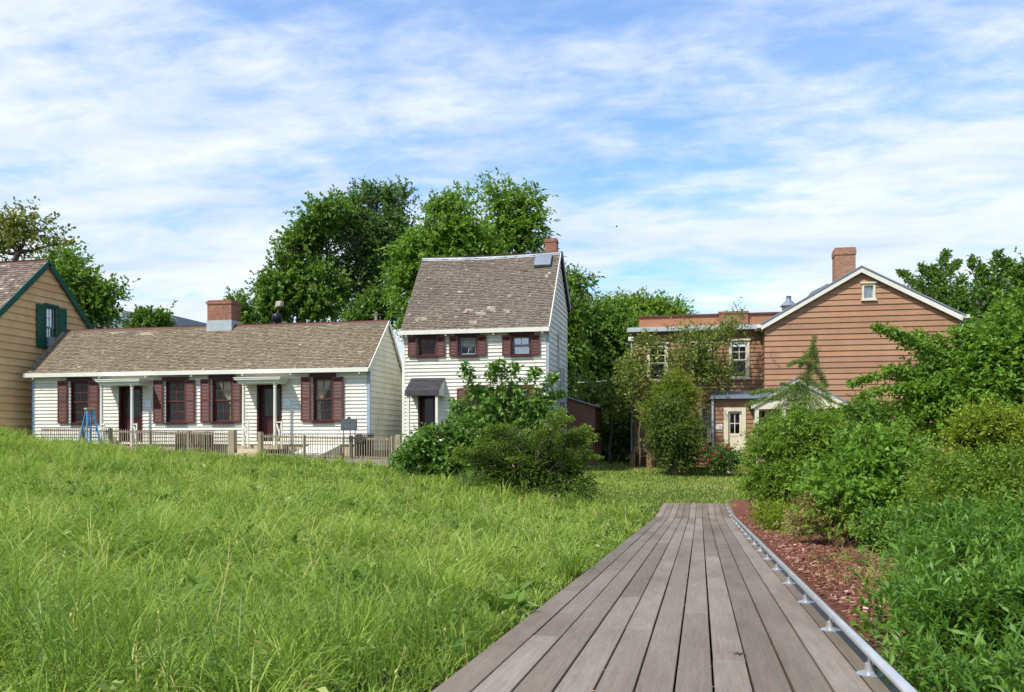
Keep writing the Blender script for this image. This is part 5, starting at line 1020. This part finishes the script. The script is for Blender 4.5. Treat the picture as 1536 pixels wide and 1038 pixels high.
plant('maple_tree', 'broad yellowish green tree, the left part of the tall tree mass', 'tree', B(440, 46), [(425, 430, 42, 42, 46), (450, 375, 36, 40, 46), (478, 330, 30, 34, 46), (415, 470, 34, 26, 46), (480, 440, 40, 50, 46), (500, 310, 22, 22, 46)], L['mid'], 22000, (.18, .13), .55, (.5, 9), .3, .8, .2, .55, trunk=.35, group=BT)
plant('oak_tree', 'tallest dark green tree with pale grey trunks showing', 'tree', B(570, 48), [(560, 325, 52, 52, 48), (535, 375, 50, 60, 48), (590, 380, 46, 60, 48), (545, 440, 52, 46, 48), (600, 300, 26, 28, 48), (515, 330, 30, 34, 48), (560, 290, 26, 18, 48)], L['fine'], 30000, (.155, .11), .6, (.5, 9), .25, .8, .15, .55, trunk=.42, bark='bark_grey', group=BT, twigs=.5)
plant('birch_tree', 'slender pale grey trunked tree behind the cottage gable', 'tree', B(566, 41), [(562, 452, 20, 26, 42), (585, 470, 18, 20, 42), (540, 475, 24, 16, 42)], L['oak'], 3200, (.16, .12), .4, (.5, 8), .2, .8, .2, .4, trunk=.12, bark='bark_grey', group=BT)
plant('ash_tree', 'bright green ash tree right behind the tall white house', 'tree', B(660, 40), [(668, 335, 42, 42, 40), (640, 390, 50, 48, 40), (620, 440, 36, 40, 40), (600, 415, 26, 20, 40), (700, 360, 38, 46, 40), (690, 300, 22, 26, 40), (615, 480, 26, 24, 40), (720, 385, 40, 26, 40)], L['ash'], 21000, (.22, .09), .5, (.6, 10), .25, 1.0, .35, .45, trunk=.25, group=BT)
plant('ash_tree', 'bright green upright ash crown just left of the tall house chimney', 'tree', B(770, 43), [(768, 318, 34, 34, 43), (745, 295, 22, 26, 43), (795, 340, 30, 32, 43), (755, 360, 40, 30, 43), (790, 300, 20, 22, 43), (810, 368, 16, 16, 43)], L['ash'], 6200, (.27, .10), .45, (.8, 9), .4, 1.0, .3, .2, trunk=.22, group=BT, twigs=.8)
plant('walnut_tree', 'green tree leaning out just right of the tall house roof', 'tree', B(850, 42), [(852, 425, 22, 26, 42), (868, 430, 18, 12, 42), (850, 470, 28, 30, 42), (845, 520, 30, 40, 42)], L['mid'], 6000, (.26, .10), .5, (.8, 9), .2, 1.0, .3, .35, trunk=.2, group=BT)
plant('broad_tree', 'large dark tree filling the gap between the white and brown houses', 'tree', B(900, 47), [(885, 500, 50, 50, 47), (925, 510, 48, 48, 47), (890, 560, 55, 50, 47), (940, 560, 45, 60, 47), (870, 480, 30, 30, 47), (915, 470, 34, 26, 47)], L['mid'], 30000, (.19, .12), .6, (.9, 9), .25, .9, .25, .5, trunk=.35, group=BT)
plant('far_tree', 'pale green treetop farthest away behind the wing roof', 'tree', B(970, 62), [(960, 468, 40, 22, 62), (1000, 472, 32, 16, 62), (930, 466, 28, 18, 62), (975, 490, 55, 22, 62)], L['lime'], 13000, (.25, .14), .7, (.8, 8), .35, .8, .1, .5, trunk=.3, group=BT, twigs=.1)
plant('understory_tree', 'dark leafy shrub filling the shade beside the shed', 'shrub', B(915, 37.5), [(915, 640, 42, 50, 37.5), (935, 600, 34, 34, 37.5), (895, 660, 26, 36, 37.5)], L['mid'], 9000, (.17, .10), .45, (.5, 8), .1, .9, .3, .4, trunk=.1)
plant('dogwood_tree', 'loose pale flecked tree with bare stems above the kennel', 'tree', B(915, 35.2), [(890, 585, 26, 20, 35.4), (925, 590, 26, 24, 35.2), (950, 555, 22, 28, 34.6), (912, 610, 28, 18, 35), (965, 520, 16, 22, 34.5), (880, 600, 16, 12, 35.4)], L['pale'], 5200, (.13, .075), .4, (.5, 7), .25, 1.0, .1, .3, trunk=.07, twigs=.9)
# behind the brown house, right
for j, (px, D, lobes, arms_, lb) in enumerate(((1415, 44, [(1405, 455, 36, 22, 44), (1435, 465, 40, 30, 44), (1400, 475, 44, 26, 44), (1450, 505, 45, 40, 44), (1380, 445, 24, 14, 44)],
          [(1385, 440, 1350, 407, 44, 3, .16), (1395, 430, 1382, 398, 44, 2, .16), (1400, 430, 1398, 400, 44, 1, .17), (1405, 440, 1420, 378, 44, 4, .18), (1412, 430, 1438, 392, 44, 4, .17), (1425, 450, 1445, 415, 44, 2, .22)], 'dark green tree with upright branch tips beyond the gable eave'),
        (1500, 41, [(1490, 455, 40, 30, 41), (1535, 455, 34, 34, 41), (1500, 490, 50, 50, 41), (1560, 440, 50, 60, 41), (1465, 520, 40, 40, 41), (1465, 450, 26, 26, 41)],
          [(1475, 430, 1458, 387, 41, 1, .17), (1478, 430, 1472, 400, 41, 1, .17), (1485, 435, 1497, 380, 41, 3, .19), (1495, 435, 1512, 388, 41, 3, .17), (1500, 430, 1525, 400, 41, 3, .17), (1525, 430, 1545, 385, 41, 3, .19)], 'dark green tree with upright branch tips at the right edge of the photo'))):
    plant('cherry_tree', lb, 'tree', B(px, D), lobes, L['oak'], 9500, (.18, .11), .38, (.7, 10), .8, .7, .1, .35, trunk=.2, group=BT, twigs=.9, arms=arms_, arm_leaf=230)
# shrubs and tree in front of the wing
plant('young_tree', 'airy olive green tree in front of the wing windows', 'tree', B(1040, 33.6), [(1048, 520, 30, 34, 33.6), (1088, 505, 26, 26, 33.6), (1025, 500, 20, 20, 33.6), (1080, 560, 34, 20, 33.6), (1020, 552, 24, 26, 33.6), (1105, 482, 18, 14, 33.6), (1055, 560, 30, 28, 33.6)], L['pale'], 6500, (.105, .06), .4, (.5, 8), .35, 1.0, .1, .25, trunk=.07, twigs=1.0, tb=-.1)
plant('young_tree', 'thin airy olive green tree at the left corner of the brown wing', 'tree', B(960, 33.9), [(950, 555, 14, 30, 33.9), (945, 590, 18, 26, 33.9), (975, 600, 20, 20, 33.9)], L['pale'], 1800, (.105, .06), .4, (.5, 8), .35, 1.0, .1, .25, trunk=.05, twigs=1.0, tb=-.1)
plant('tall_shrub', 'yellowish green feathery shrub growing up the middle of the wing', 'shrub', B(1005, 32.6), [(1005, 598, 30, 34, 32.6), (1025, 600, 26, 30, 32.6), (1010, 570, 18, 20, 32.6), (1020, 635, 26, 30, 32.6), (985, 625, 24, 26, 32.4)], L['olive'], 12000, (.095, .04), .3, (.4, 9), .6, .7, .15, .3, trunk=.07, tb=-.3)
plant('evergreen_shrub', 'dark dense rounded shrub at the foot of the wing', 'shrub', B(1010, 31.6), [(1010, 650, 36, 44, 31.6), (990, 620, 26, 34, 31.6), (1028, 655, 28, 44, 31.6), (1014, 685, 38, 22, 31.6), (990, 655, 24, 28, 31.6), (1040, 680, 24, 22, 31.6), (1010, 605, 20, 24, 31.8)], L['dkolive'], 16000, (.09, .045), .25, (.32, 9), .3, .8, .2, .5, trunk=.08)
plant('rose_bush', 'rose bush with red blooms near the cream door', 'rose bush', B(1088, 31.2), [(1088, 688, 26, 22, 31.2), (1076, 700, 16, 14, 31.2), (1102, 697, 15, 16, 31.2)], L['fine'], 4500, (.085, .05), .2, (.25, 7), .4, .9, .1, .5, trunk=.03, bark='bark',
      extra=lambda t_, p, la, so_, sax, sl: [npmesh('blooms', M['red'], *(lambda V, s, i, r: (V, s, i, np.full(len(s), .5)))(*leafgeo(np.repeat(so_[q:q+1]+sax[q]*.22, 14, 0)+rng.normal(size=(14, 3))*.02, unit(rng.normal(size=(14, 3))+np.array([0, -.6, .5])), np.full(14, .06), np.full(14, .055), .3)), t_) for q in rng.choice(len(so_), 12)])
# right-hand planting, far to near
plant('weeping_conifer', 'narrow weeping conifer with a pale bent leader before the portico', 'conifer', B(1205, 24), [(1212, 585, 24, 26, 24), (1205, 605, 34, 18, 24)], L['conifer'], 5500, (.05, .012), .24, (.35, 22), -.35, .9, .6, .2, trunk=.04, twigs=1.0, bark='bark_grey', arm_leaf=1500,
      arms=[(1206, 610, 1222, 503, 24, 0, .07), (1218, 520, 1226, 545, 24, 3, .07), (1216, 525, 1200, 550, 24, 2, .06), (1214, 545, 1240, 580, 24, 6, .08), (1213, 545, 1182, 548, 24, 5, .06), (1213, 560, 1190, 590, 24, 6, .09), (1212, 570, 1248, 602, 24, 6, .09), (1211, 580, 1165, 600, 24, 8, .1), (1210, 592, 1125, 590, 24, 6, .09), (1210, 600, 1120, 608, 24, 9, .1), (1208, 600, 1140, 640, 24, 12, .1), (1210, 590, 1172, 575, 24, 3, .05)])
plant('bamboo_like_shrub', 'large light green fine leaved shrub at the far corner of the planting bed', 'shrub', B(1175, 19.5), [(1180, 660, 50, 44, 19.5), (1195, 630, 34, 24, 19.5), (1150, 690, 38, 44, 19.2), (1215, 690, 50, 50, 19.5), (1165, 725, 50, 44, 19), (1235, 650, 40, 34, 19.5), (1140, 660, 18, 26, 19.3)], L['lime'], 30000, (.09, .026), .2, (.24, 10), .3, .9, .3, .45, trunk=.05, tb=-.15)
plant('leafy_shrub', 'mid green shrub behind, under the brown clapboard gable', 'shrub', B(1300, 21.5), [(1285, 640, 46, 36, 21.5), (1330, 630, 40, 30, 21.5), (1255, 650, 40, 36, 21.5), (1300, 612, 30, 14, 21.5), (1290, 690, 60, 40, 21.5)], L['mid'], 20000, (.095, .04), .2, (.25, 10), .4, .8, .2, .45, trunk=.05)
plant('elm_tree', 'spreading bright green tree whose branches reach left over the brown gable', 'tree', B(1480, 15), [(1440, 590, 80, 56, 14), (1500, 540, 70, 60, 14), (1530, 620, 60, 70, 14), (1410, 620, 60, 50, 14), (1510, 490, 44, 36, 14), (1545, 470, 30, 30, 14), (1590, 560, 70, 90, 14), (1400, 570, 40, 30, 14), (1440, 545, 40, 24, 14)], L['ash'], 42000, (.075, .045), .2, (.38, 12), .15, 1.0, .15, .35, rich=True, trunk=.1, twigs=.5, arm_leaf=420,
      arms=[(1420, 560, 1312, 491, 14, 14, .09), (1410, 550, 1345, 503, 14, 8, .09), (1420, 555, 1375, 500, 14, 8, .1), (1430, 540, 1405, 505, 14, 4, .1), (1400, 580, 1275, 576, 14, 14, .08), (1400, 575, 1330, 552, 14, 6, .09), (1395, 600, 1290, 595, 14, 12, .08), (1410, 590, 1350, 580, 14, 5, .12), (1460, 520, 1430, 495, 14, 4, .1), (1520, 500, 1500, 455, 14, 4, .1), (1550, 490, 1530, 440, 14, 4, .12)])
plant('golden_shrub', 'small yellow green rounded shrub at the right under the elm branches', 'shrub', B(1475, 9.5), [(1475, 640, 34, 34, 9.5), (1455, 665, 30, 22, 9.5), (1505, 650, 30, 30, 9.5), (1530, 640, 26, 30, 9.6)], L['olive'], 14000, (.045, .018), .13, (.16, 10), .4, .8, .1, .5, trunk=.02)
plant('broadleaf_shrub', 'bright green broad leaved shrub in the middle of the planting bed', 'shrub', B(1315, 11.3), [(1310, 720, 60, 60, 11.3), (1350, 690, 44, 40, 11.3), (1270, 750, 48, 44, 11), (1330, 780, 60, 44, 11), (1300, 660, 30, 26, 11.5), (1235, 725, 30, 26, 11.4)], L['ash'], 17000, (.085, .048), .2, (.26, 8), .35, .9, .15, .5, rich=True, trunk=.035, bark='bark')
plant('flowering_subshrub', 'brownish low shrub with mauve flower heads at the bed edge', 'shrub', B(1250, 11), [(1250, 780, 40, 24, 11), (1280, 795, 30, 18, 10.8), (1215, 790, 26, 20, 11.6), (1240, 760, 26, 18, 11.2)], L['flower'], 12000, (.04, .018), .16, (.2, 9), .7, .6, .05, .2, trunk=.012, twigs=1)
plant('low_shrub', 'low olive green plant where the rail begins at the far bed corner', 'shrub', B(1160, 15), [(1158, 775, 24, 14, 15), (1185, 785, 28, 18, 14.4), (1205, 800, 24, 14, 13.6)], L['olive'], 8000, (.06, .02), .18, (.2, 8), .5, .7, .05, .2, trunk=.012, tb=-.1)
plant('low_shrub', 'low bright green plant between the flowering shrub and the mulch', 'shrub', B(1320, 10), [(1325, 800, 34, 22, 10), (1365, 810, 34, 24, 9.6), (1360, 790, 30, 26, 10)], L['mid'], 8000, (.06, .03), .14, (.18, 8), .5, .8, .05, .3, trunk=.012, rich=True)
plant('feathery_shrub', 'olive shrub with feathery rust tinged fronds at the right', 'shrub', B(1450, 8), [(1450, 740, 70, 46, 8), (1500, 710, 50, 34, 8), (1410, 765, 50, 40, 7.8), (1530, 750, 50, 50, 7.8), (1400, 710, 36, 26, 8.3), (1470, 780, 70, 30, 7.6)], L['fern'], 34000, (.04, .015), .11, (.2, 16), .6, .7, .15, .35, trunk=.015, tb=-.1)
for (px, D, lobes, lb, n) in ((1490, 4.9, [(1465, 850, 84, 60, 4.9), (1530, 810, 60, 45, 5.2), (1405, 880, 50, 48, 4.8), (1560, 880, 70, 70, 4.6)], 'tall fresh green narrow leaved plant at the right edge beyond the rail', 8500),
                              (1460, 3.9, [(1435, 950, 80, 64, 4.0), (1510, 930, 80, 70, 3.8), (1392, 985, 40, 44, 4.1), (1400, 1035, 44, 34, 3.6), (1380, 905, 36, 36, 4.6), (1540, 1000, 80, 60, 3.7), (1475, 1020, 60, 40, 3.8), (1395, 940, 40, 36, 4.2), (1450, 1060, 70, 44, 3.3), (1540, 1050, 60, 50, 3.2)], 'fresh green narrow leaved plant nearest the camera beside the rail', 12500),
                              (1410, 6.6, [(1395, 805, 40, 36, 6.8), (1440, 800, 50, 36, 6.6), (1390, 850, 40, 38, 6.2), (1362, 835, 26, 28, 6.6)], 'narrow leaved green plant just before the feathery shrub', 6000)):
    plant('milkweed', lb, 'plant', B(px, D), lobes, L['willow'], n, (.06, .0155), .12, (.17, 15), 1.3, .5, .0, .2, rich=True, trunk=.012, bark='bark', group='narrow leaved green plants', spread=.85, twigs=1.0, flat=.6, tb=-.22, tvar=.6, spc=5)
plant('sapling', 'small round leaved sprout growing from the mulch by the rail', 'plant', B(1312, 4.6), [(1322, 925, 16, 34, 4.6), (1316, 950, 12, 26, 4.5), (1330, 895, 14, 14, 4.7)], L['willow'], 110, (.045, .03), .06, (.10, 6), .9, .6, .0, .2, rich=True, trunk=.006, twigs=1, spc=3)
for (px, D, lb) in ((1235, 8.6, 'small bare dry twiggy shrub in the mulch, nearer the rail'), (1292, 8.3, 'small bare dry twiggy shrub in the mulch, nearer the bushes'), (1265, 9.5, 'small bare dry twiggy shrub against the flowering shrub')):
    x, y_, z = B(px, D); t_ = thing('dry_shrub', (x, y_, z), lb, 'shrub', 'dry twiggy shrubs in the mulch'); mb = MB()
    for i in range(16):
        a = random.random()*6.28; l = random.uniform(.12, .3); d = Vector((math.cos(a)*.45, math.sin(a)*.45, 1)).normalized(); p0 = Vector((x, y_, z)); p1 = p0+d*l*.5; p2 = p1+(d+Vector((random.gauss(0, .3), random.gauss(0, .3), 0))).normalized()*l*.5
        mb.tube([p0, p1, p2], [.004, .003, .0012], 4, random.random())
        for k in range(3): q = p1.lerp(p2, random.random()); mb.tube([q, q+Vector((random.gauss(0, .04), random.gauss(0, .04), .05))], [.002, .0008], 3, random.random())
    mb.build('twigs', M['dead'], t_)
# front bushes before the tall house
plant('magnolia_tree', 'green broad leaved small tree in front of the tall white house', 'tree', B(765, 22.5), [(715, 640, 40, 34, 22.4), (745, 605, 34, 30, 22.4), (800, 610, 30, 36, 22.4), (725, 590, 20, 26, 22.4), (765, 580, 24, 20, 22.4), (770, 650, 40, 34, 22.4), (690, 612, 24, 18, 22.4)], L['glossy'], 6800, (.125, .07), .17, (.26, 9), .1, .9, .6, .1, rich=True, trunk=.05, bark='bark_grey', twigs=.8, tb=-.12, arm_leaf=260,
      arms=[(712, 590, 697, 545, 22.4, 3, .1), (735, 580, 742, 545, 22.4, 3, .1), (765, 580, 772, 545, 22.4, 3, .12), (790, 590, 805, 555, 22.4, 5, .1), (810, 600, 832, 562, 22.4, 5, .1), (815, 610, 842, 590, 22.4, 6, .1), (750, 570, 752, 542, 22.4, 3, .09), (820, 620, 846, 618, 22.4, 3, .1)])
plant('spreading_shrub', 'low spreading leafy shrub left of the magnolia, touching the meadow', 'shrub', B(650, 21.7), [(625, 685, 34, 32, 21.6), (655, 665, 34, 34, 21.8), (680, 690, 34, 30, 21.6), (608, 702, 24, 22, 21.5), (640, 705, 30, 16, 21.5), (705, 670, 30, 34, 21.8), (690, 640, 24, 22, 21.8)], L['glossy'], 11500, (.11, .06), .18, (.24, 9), .15, .9, .25, .25, rich=True, trunk=.05, bark='bark_grey', tb=-.2)
ja = []
for k_ in range(46):
    a_ = random.uniform(-.25, math.pi+.25); r_ = random.uniform(.85, 1.1); cx_, cy_ = random.choice([(800, 690), (770, 700), (840, 705), (810, 670)]); ja.append((cx_+math.cos(a_)*34, cy_-math.sin(a_)*14, cx_+math.cos(a_)*92*r_, cy_-math.sin(a_)*50*r_, random.uniform(19.3, 20.8), random.uniform(2, 9), .085))
plant('juniper', 'dark spreading juniper with feathery tips, lowest in front of the houses', 'juniper', B(800, 20), [(780, 705, 58, 34, 20), (830, 702, 44, 36, 20), (810, 672, 26, 30, 20), (745, 706, 36, 22, 20), (860, 724, 36, 24, 19.8), (800, 730, 90, 22, 19.8)], L['juniper'], 40000, (.05, .019), .15, (.24, 20), .25, 1.1, .1, .45, trunk=.08, spread=.4, spc=6, tb=-.05, tip=.7, arm_leaf=900, arms=ja+[(850, 670, 895, 655, 20, 5, .12), (850, 665, 880, 640, 20, 4, .1), (850, 720, 905, 742, 19.6, 3, .1), (760, 650, 735, 640, 20, 3, .1)])
plant('small_shrub', 'tiny grey green tuft between the juniper and the spreading shrub', 'shrub', B(712, 19.8), [(712, 730, 22, 12, 19.8)], L['fine'], 1500, (.06, .012), .15, (.3, 10), 1.2, .6, .0, .2, trunk=.01, tb=.3)
# extra growth that closes the view between and behind things
plant('hedge_shrub', 'low dark hedge growth closing the gap behind the lawn', 'shrub', B(905, 39), [(870, 665, 40, 26, 39.5), (915, 665, 40, 26, 39.5), (955, 660, 30, 30, 40)], L['oak'], 8000, (.18, .11), .45, (.4, 8), .3, .8, .1, .5, trunk=.08)
